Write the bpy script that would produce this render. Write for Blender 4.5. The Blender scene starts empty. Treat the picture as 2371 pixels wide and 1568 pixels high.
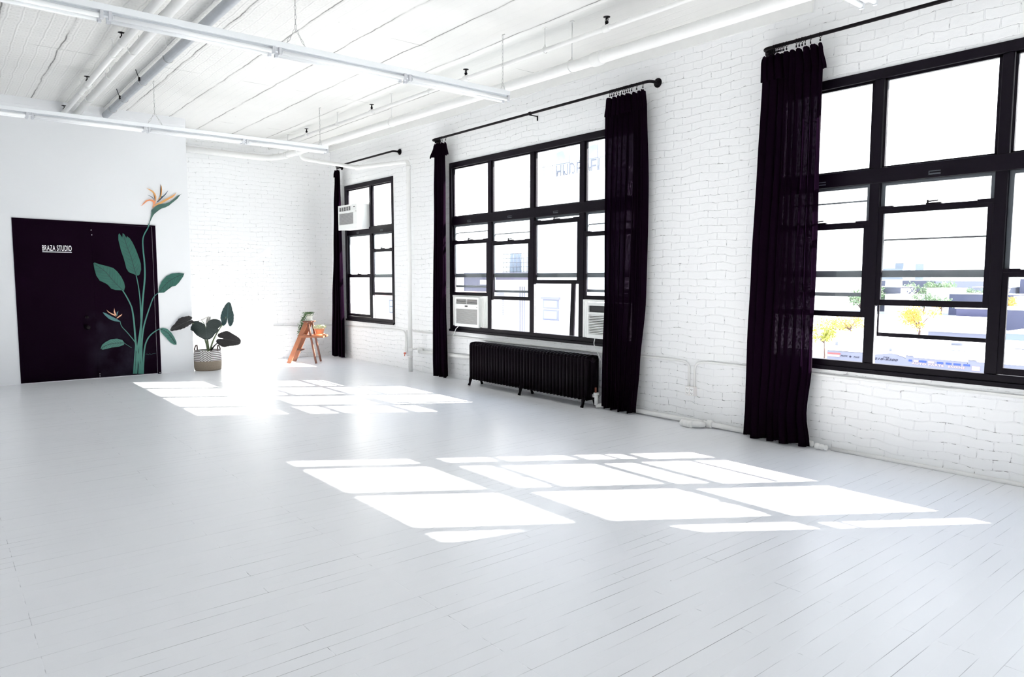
import bpy, bmesh, math, random
from mathutils import Vector, Matrix
random.seed(7)
PI = math.pi
sc = bpy.context.scene
COL = sc.collection

# ------------------------------------------------------------ camera
cam = bpy.data.cameras.new('camera'); cam.sensor_width = 36; cam.lens = 24.929
cam.clip_start = .05; cam.clip_end = 4000
co = bpy.data.objects.new('camera', cam); COL.objects.link(co)
RT = Vector((0.63348, 0.77376, 0.00102)); UP = Vector((-0.06625, 0.05293, 0.99640)); BK = Vector((0.77092, -0.63126, 0.08479))
co.matrix_world = Matrix(((RT.x, UP.x, BK.x, 12.022), (RT.y, UP.y, BK.y, -5.646), (RT.z, UP.z, BK.z, 1.4), (0, 0, 0, 1)))
sc.camera = co

# ------------------------------------------------------------ sky, sun, exposure
sc.view_settings.view_transform = 'Standard'; sc.view_settings.look = 'None'
sc.view_settings.gamma = 1; sc.view_settings.use_curve_mapping = False
sc.view_settings.exposure = 0.34
SKY = 3.2; SUN = 42.0
w = bpy.data.worlds.new('sky'); sc.world = w; w.use_nodes = True
nt = w.node_tree; nt.nodes.clear()
wo = nt.nodes.new('ShaderNodeOutputWorld'); bg = nt.nodes.new('ShaderNodeBackground')
tc = nt.nodes.new('ShaderNodeTexCoord'); sx = nt.nodes.new('ShaderNodeSeparateXYZ'); rp = nt.nodes.new('ShaderNodeValToRGB')
nt.links.new(tc.outputs['Generated'], sx.inputs[0]); nt.links.new(sx.outputs['Z'], rp.inputs[0])
rp.color_ramp.elements[0].position = 0.0; rp.color_ramp.elements[0].color = (1, 1, 1, 1)
rp.color_ramp.elements[1].position = 0.75; rp.color_ramp.elements[1].color = (0.66, 0.78, 1.0, 1)
e = rp.color_ramp.elements.new(0.25); e.color = (0.93, 0.955, 1.0, 1)
bg.inputs[1].default_value = SKY
nt.links.new(rp.outputs[0], bg.inputs[0]); nt.links.new(bg.outputs[0], wo.inputs[0])
sun = bpy.data.lights.new('sun', 'SUN'); sun.energy = SUN; sun.angle = math.radians(0.6); sun.color = (1.0, 0.96, 0.90)
so = bpy.data.objects.new('sun', sun); COL.objects.link(so)
so.rotation_euler = Vector((-.868, -1.279, -1.0)).to_track_quat('-Z', 'Y').to_euler()
so.location = (30, 40, 30)
sc.cycles.max_bounces = 10; sc.cycles.diffuse_bounces = 8; sc.cycles.glossy_bounces = 4
sc.cycles.transparent_max_bounces = 12; sc.cycles.transmission_bounces = 4
sc.cycles.sample_clamp_indirect = 8; sc.cycles.use_denoising = True; sc.cycles.adaptive_threshold = .02
sc.cycles.caustics_reflective = False; sc.cycles.caustics_refractive = False

# ------------------------------------------------------------ material helpers
def newmat(name):
    m = bpy.data.materials.new(name); m.use_nodes = True
    b = m.node_tree.nodes['Principled BSDF']
    return m, m.node_tree, b
def mat(name, col, rough=.5, metal=0, noise=0, nscale=20, bump=0, spec=.5, col2=None):
    m, n, b = newmat(name)
    b.inputs['Base Color'].default_value = (*col, 1); b.inputs['Roughness'].default_value = rough
    b.inputs['Metallic'].default_value = metal; b.inputs['Specular IOR Level'].default_value = spec
    if noise or bump or col2:
        t = n.nodes.new('ShaderNodeTexCoord'); nz = n.nodes.new('ShaderNodeTexNoise')
        nz.inputs['Scale'].default_value = nscale; nz.inputs['Detail'].default_value = 5
        n.links.new(t.outputs['Object'], nz.inputs['Vector'])
        if noise or col2:
            mx = n.nodes.new('ShaderNodeMix'); mx.data_type = 'RGBA'
            c2 = col2 or tuple(max(0, c * (1 - noise)) for c in col)
            mx.inputs[6].default_value = (*col, 1); mx.inputs[7].default_value = (*c2, 1)
            n.links.new(nz.outputs[0], mx.inputs[0]); n.links.new(mx.outputs[2], b.inputs['Base Color'])
        if bump:
            bp = n.nodes.new('ShaderNodeBump'); bp.inputs['Strength'].default_value = bump; bp.inputs['Distance'].default_value = .01
            n.links.new(nz.outputs[0], bp.inputs['Height']); n.links.new(bp.outputs[0], b.inputs['Normal'])
    return m
class NT:
    """tiny node-graph writer"""
    def __init__(s, n): s.n = n
    def node(s, t, **k):
        o = s.n.nodes.new(t)
        for a, v in k.items(): setattr(o, a, v)
        return o
    def put(s, sock, v):
        if hasattr(v, 'is_linked') or isinstance(v, bpy.types.NodeSocket): s.n.links.new(v, sock)
        else: sock.default_value = v
    def math(s, op, a, b=0.0, c=None):
        o = s.node('ShaderNodeMath', operation=op); s.put(o.inputs[0], a); s.put(o.inputs[1], b)
        if c is not None: s.put(o.inputs[2], c)
        return o.outputs[0]
    def noise(s, vec, scale, detail=3, rough=.5):
        o = s.node('ShaderNodeTexNoise'); s.put(o.inputs['Vector'], vec); o.inputs['Scale'].default_value = scale
        o.inputs['Detail'].default_value = detail; o.inputs['Roughness'].default_value = rough
        return o.outputs[0]
    def mix(s, f, a, b):
        o = s.node('ShaderNodeMix', data_type='RGBA'); s.put(o.inputs[0], f)
        s.put(o.inputs[6], a if not isinstance(a, tuple) else (*a, 1)); s.put(o.inputs[7], b if not isinstance(b, tuple) else (*b, 1))
        return o.outputs[2]
    def ramp(s, v, lo, hi):
        o = s.node('ShaderNodeMapRange'); s.put(o.inputs[0], v); o.inputs[1].default_value = lo; o.inputs[2].default_value = hi
        o.clamp = True; return o.outputs[0]
    def comb(s, x, y, z):
        o = s.node('ShaderNodeCombineXYZ'); s.put(o.inputs[0], x); s.put(o.inputs[1], y); s.put(o.inputs[2], z); return o.outputs[0]
    def sep(s, v):
        o = s.node('ShaderNodeSeparateXYZ'); s.put(o.inputs[0], v); return o.outputs
    def bump(s, h, st, dist, nrm=None):
        o = s.node('ShaderNodeBump'); s.put(o.inputs['Height'], h); o.inputs['Strength'].default_value = st; o.inputs['Distance'].default_value = dist
        if nrm is not None: s.put(o.inputs['Normal'], nrm)
        return o.outputs[0]

def brick_mat(name, axis, col=(.855, .86, .87), dark=(.03, .025, .03)):
    m, n, b = newmat(name); g = NT(n)
    tcn = g.node('ShaderNodeTexCoord'); v = tcn.outputs['Object']; x, y, z = g.sep(v)
    a = x if axis == 'x' else y
    wob = g.noise(v, 2.3, 2); wob2 = g.noise(v, 9, 3)
    zz = g.math('ADD', z, g.math('MULTIPLY', g.math('SUBTRACT', wob, .5), .09))
    zz = g.math('ADD', zz, g.math('MULTIPLY', g.math('SUBTRACT', wob2, .5), .030))
    aa = g.math('ADD', a, g.math('MULTIPLY', g.math('SUBTRACT', wob2, .5), .03))
    br = g.node('ShaderNodeTexBrick'); br.offset = .5
    g.put(br.inputs['Vector'], g.comb(aa, zz, 0.0)); br.inputs['Scale'].default_value = 1
    br.inputs['Mortar Size'].default_value = .0055; br.inputs['Mortar Smooth'].default_value = .55
    br.inputs['Brick Width'].default_value = .208; br.inputs['Row Height'].default_value = .070
    mort = br.outputs['Fac']
    big = g.noise(v, 1.1, 2); n2 = g.noise(v, 21, 4, .65)
    # narrow cracks in a few joints, more of them low on the wall
    br2 = g.node('ShaderNodeTexBrick'); br2.offset = .5
    g.put(br2.inputs['Vector'], g.comb(aa, zz, 0.0)); br2.inputs['Scale'].default_value = 1
    br2.inputs['Mortar Size'].default_value = .0016; br2.inputs['Mortar Smooth'].default_value = .3
    br2.inputs['Brick Width'].default_value = .208; br2.inputs['Row Height'].default_value = .070
    low = g.ramp(z, .75, .0)
    thr = g.math('ADD', g.math('ADD', n2, g.math('MULTIPLY', low, .045)), g.math('MULTIPLY', big, .10))
    ck = g.math('MULTIPLY', br2.outputs['Fac'], g.ramp(thr, .615, .69))
    pit = g.ramp(g.math('ADD', g.noise(v, 38, 2, .5), g.math('MULTIPLY', low, .03)), .765, .80)
    darkm = g.math('MINIMUM', g.math('ADD', ck, pit), 1.0)
    faint = g.math('MULTIPLY', mort, g.ramp(g.noise(v, 4, 3), .40, .75))
    c1 = g.mix(g.math('MULTIPLY', faint, .16), col, (.50, .51, .54))
    c1 = g.mix(g.math('MULTIPLY', g.ramp(g.noise(v, .9, 4), .55, .8), .12), c1, (.80, .76, .70))
    g.put(b.inputs['Base Color'], g.mix(g.math('MULTIPLY', darkm, .9), c1, dark))
    b.inputs['Roughness'].default_value = .42
    h = g.math('ADD', g.math('MULTIPLY', g.math('SUBTRACT', 1.0, mort), g.ramp(g.noise(v, 3, 3), .25, .6)), g.math('MULTIPLY', g.noise(v, 24, 5, .6), .55))
    h = g.math('SUBTRACT', h, g.math('MULTIPLY', darkm, .8))
    g.put(b.inputs['Normal'], g.bump(h, .55, .006))
    return m
M = {}
M['brick_x'] = brick_mat('painted_brick_along_x', 'x'); M['brick_y'] = brick_mat('painted_brick_along_y', 'y')
def floor_mat():
    m, n, b = newmat('painted_floorboards'); g = NT(n)
    v = g.node('ShaderNodeTexCoord').outputs['Object']; x, y, z = g.sep(v)
    wob = g.noise(g.comb(x, g.math('MULTIPLY', y, .3), 0.0), 3, 2)
    xx = g.math('ADD', x, g.math('MULTIPLY', g.math('SUBTRACT', wob, .5), .004))
    def boards(ms, sm):
        br = g.node('ShaderNodeTexBrick'); br.offset = .37; br.offset_frequency = 3
        g.put(br.inputs['Vector'], g.comb(y, xx, 0.0)); br.inputs['Scale'].default_value = 1
        br.inputs['Mortar Size'].default_value = ms; br.inputs['Mortar Smooth'].default_value = sm
        br.inputs['Brick Width'].default_value = 1.35; br.inputs['Row Height'].default_value = .076
        br.inputs['Color1'].default_value = (0, 0, 0, 1); br.inputs['Color2'].default_value = (1, 1, 1, 1)
        return br
    gap = boards(.0014, .15); soft = boards(.004, 1.0)
    st = g.comb(g.math('MULTIPLY', x, 14), g.math('MULTIPLY', y, 1.6), 0.0)
    sel = g.ramp(g.noise(st, 1.0, 3, .6), .47, .62)
    near = g.ramp(g.noise(v, .55, 2), .30, .62)
    dk = g.math('MULTIPLY', gap.outputs['Fac'], g.math('MULTIPLY', sel, g.math('ADD', g.math('MULTIPLY', near, .65), .25)))
    scuff = g.ramp(g.noise(g.comb(g.math('MULTIPLY', x, 60), g.math('MULTIPLY', y, 9), 0.0), 1.0, 4, .7), .70, .86)
    c = g.mix(g.noise(v, .8, 4), (.815, .822, .850), (.78, .788, .82))
    c = g.mix(g.math('MULTIPLY', boards(.0, 0).outputs['Color'], .05), c, (.62, .64, .68))
    c = g.mix(g.math('MULTIPLY', scuff, .22), c, (.50, .52, .56))
    spot = g.ramp(g.noise(v, 26, 2, .5), .79, .815)
    c = g.mix(g.math('MINIMUM', g.math('ADD', dk, g.math('MULTIPLY', spot, .6)), 1.0), c, (.16, .16, .19))
    g.put(b.inputs['Base Color'], c)
    g.put(b.inputs['Roughness'], g.math('ADD', g.math('MULTIPLY', g.noise(st, 1.5, 3), .16), .24))
    h = g.math('ADD', g.math('MULTIPLY', g.noise(g.comb(g.math('MULTIPLY', x, 9), g.math('MULTIPLY', y, 2), 0.0), 1.0, 3, .5), 1.0), g.math('MULTIPLY', soft.outputs['Fac'], -.25))
    h = g.math('ADD', h, g.math('MULTIPLY', gap.outputs['Fac'], -.3))
    g.put(b.inputs['Normal'], g.bump(h, .28, .004))
    b.inputs['Specular IOR Level'].default_value = .30
    return m
M['floor'] = floor_mat()
def ceiling_mat():
    m, n, b = newmat('pressed_tin_ceiling'); g = NT(n)
    v = g.node('ShaderNodeTexCoord').outputs['Object']; x, y, z = g.sep(v)
    wob = g.math('MULTIPLY', g.math('SUBTRACT', g.noise(g.comb(x, g.math('MULTIPLY', y, .4), 0.0), 1.6, 4, .6), .5), .07)
    yy = g.math('DIVIDE', g.math('ADD', g.math('ADD', y, .63), wob), .553)
    fr = g.math('ABSOLUTE', g.math('SUBTRACT', g.math('FRACT', g.math('ADD', yy, 40.5)), .5))
    seam = g.ramp(fr, .016, .006)
    seamw = g.ramp(fr, .05, .0)
    sel = g.ramp(g.noise(g.comb(g.math('MULTIPLY', x, .9), g.math('MULTIPLY', y, 3), 0.0), 1.3, 4, .65), .34, .56)
    bead = g.math('ABSOLUTE', g.math('SUBTRACT', g.math('FRACT', g.math('ADD', g.math('MULTIPLY', yy, 5), 200.0)), .5))
    side0 = g.ramp(y, -2.2, -3.6)
    beadm = g.math('MULTIPLY', g.ramp(bead, .10, .0), g.math('ADD', g.math('MULTIPLY', side0, .75), .22))
    # pressed rings between the beads
    cx = g.math('SUBTRACT', g.math('FRACT', g.math('ADD', g.math('MULTIPLY', x, 10.5), 50.0)), .5)
    cy = g.math('SUBTRACT', g.math('FRACT', g.math('ADD', g.math('MULTIPLY', yy, 5), 200.5)), .5)
    rr = g.math('SQRT', g.math('ADD', g.math('MULTIPLY', cx, cx), g.math('MULTIPLY', cy, cy)))
    ring = g.ramp(g.math('ABSOLUTE', g.math('SUBTRACT', rr, .30)), .13, .0)
    dot = g.ramp(rr, .12, .0)
    side = g.ramp(y, -2.2, -3.6)
    ring = g.math('MULTIPLY', g.math('ADD', ring, dot), g.math('ADD', g.math('MULTIPLY', side, .9), .12))
    xs = g.math('ABSOLUTE', g.math('SUBTRACT', g.math('FRACT', g.math('ADD', g.math('DIVIDE', x, 2.44), 10.13)), .5))
    cross = g.math('MULTIPLY', g.ramp(xs, .0022, .0006), g.ramp(g.noise(v, 1.9, 3), .54, .62))
    c = g.mix(g.math('MULTIPLY', g.ramp(g.noise(v, 1.2, 5, .65), .45, .75), .16), (.74, .735, .72), (.54, .53, .51))
    c = g.mix(g.math('MULTIPLY', g.math('MULTIPLY', ring, side), .20), c, (.60, .59, .56))
    c = g.mix(g.math('MULTIPLY', beadm, .12), c, (.5, .5, .49))
    c = g.mix(g.math('MULTIPLY', seamw, .28), c, (.36, .35, .34))
    dk = g.math('MAXIMUM', g.math('MULTIPLY', seam, sel), cross)
    fl = g.ramp(g.noise(v, 17, 3, .6), .76, .80)
    c = g.mix(g.math('MINIMUM', g.math('ADD', g.math('MULTIPLY', dk, .85), g.math('MULTIPLY', fl, .7)), 1.0), c, (.05, .045, .045))
    g.put(b.inputs['Base Color'], c); b.inputs['Roughness'].default_value = .45
    h = g.math('ADD', g.math('MULTIPLY', ring, .6), beadm)
    h = g.math('ADD', h, g.math('MULTIPLY', g.noise(v, 2.2, 3), 2.6)); h = g.math('SUBTRACT', h, seamw)
    g.put(b.inputs['Normal'], g.bump(h, .6, .008))
    return m
M['ceiling'] = ceiling_mat()
M['drywall'] = mat('white_drywall', (.82, .83, .85), .55, noise=.04, nscale=1.2, bump=.05)
M['white_paint'] = mat('white_pipe_paint', (.82, .82, .81), .4, noise=.08, nscale=14, bump=.15)
M['plain'] = mat('plain_white', (.8, .8, .8), .5)
M['galv'] = mat('galvanised_pipe', (.52, .55, .59), .45, .5, noise=.3, nscale=9)
M['black_frame'] = mat('black_window_paint', (.0038, .0016, .0060), .42, noise=.3, nscale=30, bump=.1, spec=.15)
M['grey_alu'] = mat('grey_storm_aluminium', (.075, .085, .10), .5, 0)
M['white_trim'] = mat('white_side_strip', (.80, .80, .84), .45)
M['black_metal'] = mat('black_metal', (.003, .001, .003), .5, spec=.15)
M['black_iron'] = mat('black_radiator_iron', (.0032, .0004, .0036), .6, noise=.3, nscale=60, bump=.1, spec=.10)
M['chain'] = mat('zinc_chain', (.55, .55, .55), .4, .7)
M['fixture'] = mat('white_enamel_fixture', (.82, .84, .86), .35)
M['tube'] = mat('fluorescent_tube_glass', (.92, .93, .94), .2)
M['socket'] = mat('lamp_socket', (.62, .63, .66), .5)
M['dark'] = mat('dark_gap', (.02, .02, .022), .6)
M['ac_white'] = mat('white_plastic', (.82, .83, .82), .4)
M['ac_shade'] = mat('grey_white_plastic', (.66, .66, .66), .45)
M['ac_dark'] = mat('dark_grille', (.16, .16, .17), .5)
M['outlet'] = mat('outlet_plastic', (.82, .79, .78), .4)
M['red'] = mat('red_valve_paint', (.75, .16, .10), .5)
M['rust'] = mat('brown_rust', (.16, .04, .02), .6)
def cloth_mat():
    m, n, b = newmat('black_curtain_cloth'); g = NT(n)
    v = g.node('ShaderNodeTexCoord').outputs['Object']; x, y, z = g.sep(v)
    b.inputs['Base Color'].default_value = (.0040, .0008, .0044, 1); b.inputs['Roughness'].default_value = .9
    b.inputs['Specular IOR Level'].default_value = .02
    wv = g.noise(g.comb(g.math('MULTIPLY', x, 90), g.math('MULTIPLY', y, 90), g.math('MULTIPLY', z, 45)), 1.0, 2)
    tr = g.node('ShaderNodeBsdfTransparent'); tr.inputs[0].default_value = (.9, .75, 1, 1)
    tl = g.node('ShaderNodeBsdfTranslucent'); tl.inputs[0].default_value = (.0016, .0006, .0020, 1)
    ad = g.node('ShaderNodeAddShader'); n.links.new(b.outputs[0], ad.inputs[0]); n.links.new(tl.outputs[0], ad.inputs[1])
    mx = g.node('ShaderNodeMixShader'); g.put(mx.inputs[0], g.math('MULTIPLY', g.ramp(wv, .35, .75), .006))
    n.links.new(ad.outputs[0], mx.inputs[1]); n.links.new(tr.outputs[0], mx.inputs[2])
    n.links.new(mx.outputs[0], n.nodes['Material Output'].inputs[0])
    g.put(b.inputs['Normal'], g.bump(wv, .2, .002))
    return m
M['cloth'] = cloth_mat()
def glass_mat(name, tint, dirt):
    m, n, b = newmat(name); g = NT(n); n.nodes.remove(b)
    v = g.node('ShaderNodeTexCoord').outputs['Object']
    tr = g.node('ShaderNodeBsdfTransparent'); tr.inputs[0].default_value = (*tint, 1)
    gl = g.node('ShaderNodeBsdfGlossy'); gl.inputs['Roughness'].default_value = .02
    lw = g.node('ShaderNodeLayerWeight'); lw.inputs[0].default_value = .5
    fq = g.math('ADD', g.math('MULTIPLY', g.math('POWER', lw.outputs['Facing'], 5.0), .8), .035)
    mx = g.node('ShaderNodeMixShader'); g.put(mx.inputs[0], fq); n.links.new(tr.outputs[0], mx.inputs[1]); n.links.new(gl.outputs[0], mx.inputs[2])
    df = g.node('ShaderNodeBsdfDiffuse'); df.inputs[0].default_value = (.8, .82, .84, 1)
    m2 = g.node('ShaderNodeMixShader'); g.put(m2.inputs[0], g.math('MULTIPLY', g.ramp(g.noise(v, 7, 4), .3, .8), dirt))
    n.links.new(mx.outputs[0], m2.inputs[1]); n.links.new(df.outputs[0], m2.inputs[2])
    n.links.new(m2.outputs[0], n.nodes['Material Output'].inputs[0])
    return m
M['glass'] = glass_mat('window_glass', (.97, .985, .985), .04)

# ------------------------------------------------------------ mesh helpers
def lerp(a, b, t): return a + (b - a) * t
class MB:
    def __init__(s): s.v = []; s.f = []; s.sm = []
    def add(s, vs, fs, smooth=False):
        o = len(s.v); s.v += [tuple(p) for p in vs]; s.f += [tuple(i + o for i in f) for f in fs]; s.sm += [smooth] * len(fs); return s
    def box(s, x0, x1, y0, y1, z0, z1):
        if x0 > x1: x0, x1 = x1, x0
        if y0 > y1: y0, y1 = y1, y0
        if z0 > z1: z0, z1 = z1, z0
        return s.add([(x0, y0, z0), (x1, y0, z0), (x1, y1, z0), (x0, y1, z0), (x0, y0, z1), (x1, y0, z1), (x1, y1, z1), (x0, y1, z1)],
                     [(0, 3, 2, 1), (4, 5, 6, 7), (0, 1, 5, 4), (1, 2, 6, 5), (2, 3, 7, 6), (3, 0, 4, 7)])
    def hexa(s, p): # 8 points, bottom 4 then top 4
        return s.add(p, [(0, 3, 2, 1), (4, 5, 6, 7), (0, 1, 5, 4), (1, 2, 6, 5), (2, 3, 7, 6), (3, 0, 4, 7)])
    def beam(s, a, b, side, w, d):
        a = Vector(a); b = Vector(b); t = (b - a).normalized(); sd = Vector(side); sd = (sd - t * sd.dot(t)).normalized(); n = t.cross(sd)
        p = []
        for q in (a, b):
            for i, j in ((-1, -1), (1, -1), (1, 1), (-1, 1)): p.append(q + sd * (i * w / 2) + n * (j * d / 2))
        return s.hexa(p)
    def tube(s, pts, r, seg=12, cap=True, closed=False):
        P = [Vector(p) for p in pts]; n = len(P); rs = r if isinstance(r, (list, tuple)) else [r] * n
        vs = []; prev = None
        for i, p in enumerate(P):
            if closed: t = P[(i + 1) % n] - P[i - 1]
            else: t = (P[min(i + 1, n - 1)] - P[max(i - 1, 0)])
            t = t.normalized() if t.length > 1e-9 else Vector((0, 0, 1))
            if prev is None:
                u = t.cross(Vector((0, 0, 1)))
                if u.length < 1e-3: u = t.cross(Vector((1, 0, 0)))
            else: u = prev - t * prev.dot(t)
            u.normalize(); prev = u; k = t.cross(u)
            for j in range(seg):
                a = 2 * PI * j / seg; vs.append(p + (u * math.cos(a) + k * math.sin(a)) * rs[i])
        fs = []
        for i in range(n if closed else n - 1):
            for j in range(seg):
                a = i * seg + j; b2 = i * seg + (j + 1) % seg; c = ((i + 1) % n) * seg
                fs.append((a, b2, c + (j + 1) % seg, c + j))
        s.add(vs, fs, True)
        if cap and not closed:
            o = len(s.v) - len(vs)
            s.f.append(tuple(o + j for j in range(seg))[::-1]); s.sm.append(False)
            s.f.append(tuple(o + (n - 1) * seg + j for j in range(seg))); s.sm.append(False)
        return s
    def lathe(s, prof, c=(0, 0, 0), seg=24, axis='z', smooth=True):
        vs = []
        for r, h in prof:
            for j in range(seg):
                a = 2 * PI * j / seg; x, y = r * math.cos(a), r * math.sin(a)
                p = {'z': (x, y, h), 'y': (x, h, y), 'x': (h, x, y)}[axis]
                vs.append((p[0] + c[0], p[1] + c[1], p[2] + c[2]))
        fs = []
        for i in range(len(prof) - 1):
            for j in range(seg):
                a = i * seg + j; b2 = i * seg + (j + 1) % seg
                fs.append((a, b2, b2 + seg, a + seg))
        fs.append(tuple(range(seg))[::-1]); fs.append(tuple((len(prof) - 1) * seg + j for j in range(seg)))
        return s.add(vs, fs, smooth)
    def prism_x(s, poly, x0, x1): # poly of (y,z)
        n = len(poly); vs = [(x0, a, b) for a, b in poly] + [(x1, a, b) for a, b in poly]
        return s.add(vs, [tuple(range(n))[::-1], tuple(range(n, 2 * n))] + [(i, (i + 1) % n, n + (i + 1) % n, n + i) for i in range(n)])
    def prism_y(s, poly, y0, y1): # poly of (x,z)
        n = len(poly); vs = [(a, y0, b) for a, b in poly] + [(a, y1, b) for a, b in poly]
        return s.add(vs, [tuple(range(n)), tuple(range(n, 2 * n))[::-1]] + [(i, n + i, n + (i + 1) % n, (i + 1) % n) for i in range(n)])
    def build(s, name, m, parent=None, bevel=0, loc=None):
        me = bpy.data.meshes.new(name); me.from_pydata(s.v, [], s.f)
        for p, q in zip(me.polygons, s.sm): p.use_smooth = q
        me.materials.append(m); me.update()
        bm = bmesh.new(); bm.from_mesh(me); bmesh.ops.recalc_face_normals(bm, faces=bm.faces); bm.to_mesh(me); bm.free()
        o = bpy.data.objects.new(name, me); COL.objects.link(o)
        if parent: o.parent = parent; o.location = -parent.location if loc is None else loc
        if bevel:
            md = o.modifiers.new('bevel', 'BEVEL'); md.width = bevel; md.segments = 2; md.limit_method = 'ANGLE'
        return o
def tag(o, label, cat, group=None, kind=None):
    o['label'] = label; o['category'] = cat
    if group: o['group'] = group
    if kind: o['kind'] = kind
    return o
def thing(name, loc, label, cat, group=None):
    o = bpy.data.objects.new(name, None); COL.objects.link(o); o.location = loc; o.empty_display_size = .05
    return tag(o, label, cat, group)
def struct(name, mb, m, parent=None, bevel=0):
    o = mb.build(name, m, parent, bevel)
    if not parent: o['kind'] = 'structure'
    return o
def sroot(name, loc=(0, 0, 0)):
    o = bpy.data.objects.new(name, None); COL.objects.link(o); o.location = loc; o['kind'] = 'structure'; o.empty_display_size = .05; return o
def arc(c, r, a0, a1, n, ax): # points on an arc in plane ax ('xz','yz','xy')
    out = []
    for i in range(n + 1):
        a = lerp(a0, a1, i / n); p = list(c); i0, i1 = {'xz': (0, 2), 'yz': (1, 2), 'xy': (0, 1)}[ax]
        p[i0] += r * math.cos(a); p[i1] += r * math.sin(a); out.append(tuple(p))
    return out
def fillet(pts, r, n=6):
    P = [Vector(p) for p in pts]; out = [P[0]]
    for i in range(1, len(P) - 1):
        a = (P[i - 1] - P[i]); b = (P[i + 1] - P[i]); k = min(r, a.length * .49, b.length * .49)
        p0 = P[i] + a.normalized() * k; p1 = P[i] + b.normalized() * k
        for j in range(n + 1):
            t = j / n; out.append((1 - t) ** 2 * p0 + 2 * t * (1 - t) * P[i] + t * t * p1)
    out.append(P[-1]); return out

# ------------------------------------------------------------ room shell
X1, Y1, H = 17.6, -7.35, 3.72
ZB, ZT, D = .672, 2.978, .23
WIN = [(.555, 2.215), (3.765, 7.165), (8.645, 12.045), (13.5, 16.9)]  # last window is unseen, added to bring in more daylight
fl = MB(); fl.box(-.25, X1 + .2, Y1 - .2, D, -.2, 0); struct('floor', fl, M['floor'])
ce = MB(); ce.box(-.25, X1 + .2, Y1 - .2, D, H, H + .2); struct('ceiling', ce, M['ceiling'])
wl = MB(); xs = -.25
for a, b in WIN:
    wl.box(xs, a, 0, D, 0, H); wl.box(a, b, 0, D, 0, ZB); wl.box(a, b, 0, D, ZT, H); xs = b
wl.box(xs, X1 + .2, 0, D, 0, H)
struct('wall_right', wl, M['brick_x'])
wb = MB(); wb.box(-.25, 0, -2.63, 0, 0, H); struct('wall_back', wb, M['brick_y'])
DX = .78
dw = MB(); dw.box(-.25, DX, Y1, -2.63, 0, H); struct('wall_left', dw, M['drywall'])
wn = MB(); wn.box(-.25, X1 + .2, Y1 - .2, Y1, 0, H); struct('wall_front', wn, M['drywall'])  # unseen wall, set closer to bounce light back into the room
wr = MB(); wr.box(X1, X1 + .2, Y1, 0, 0, H); struct('wall_near', wr, M['drywall'])
tr = MB(); tr.prism_y([(0, 3.635), (8.977, 3.545), (8.977, H), (0, H)], -.03, 0); struct('trim_1', tr, M['white_paint'])
tr = MB(); tr.box(DX, DX + .012, Y1, -2.63, 3.62, H); struct('trim_2', tr, M['drywall'])

# ------------------------------------------------------------ windows
MUL = [[1.455], [4.660, 5.500, 6.345], [9.515, 10.350, 11.190], [14.35, 15.19, 16.03]]
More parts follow.
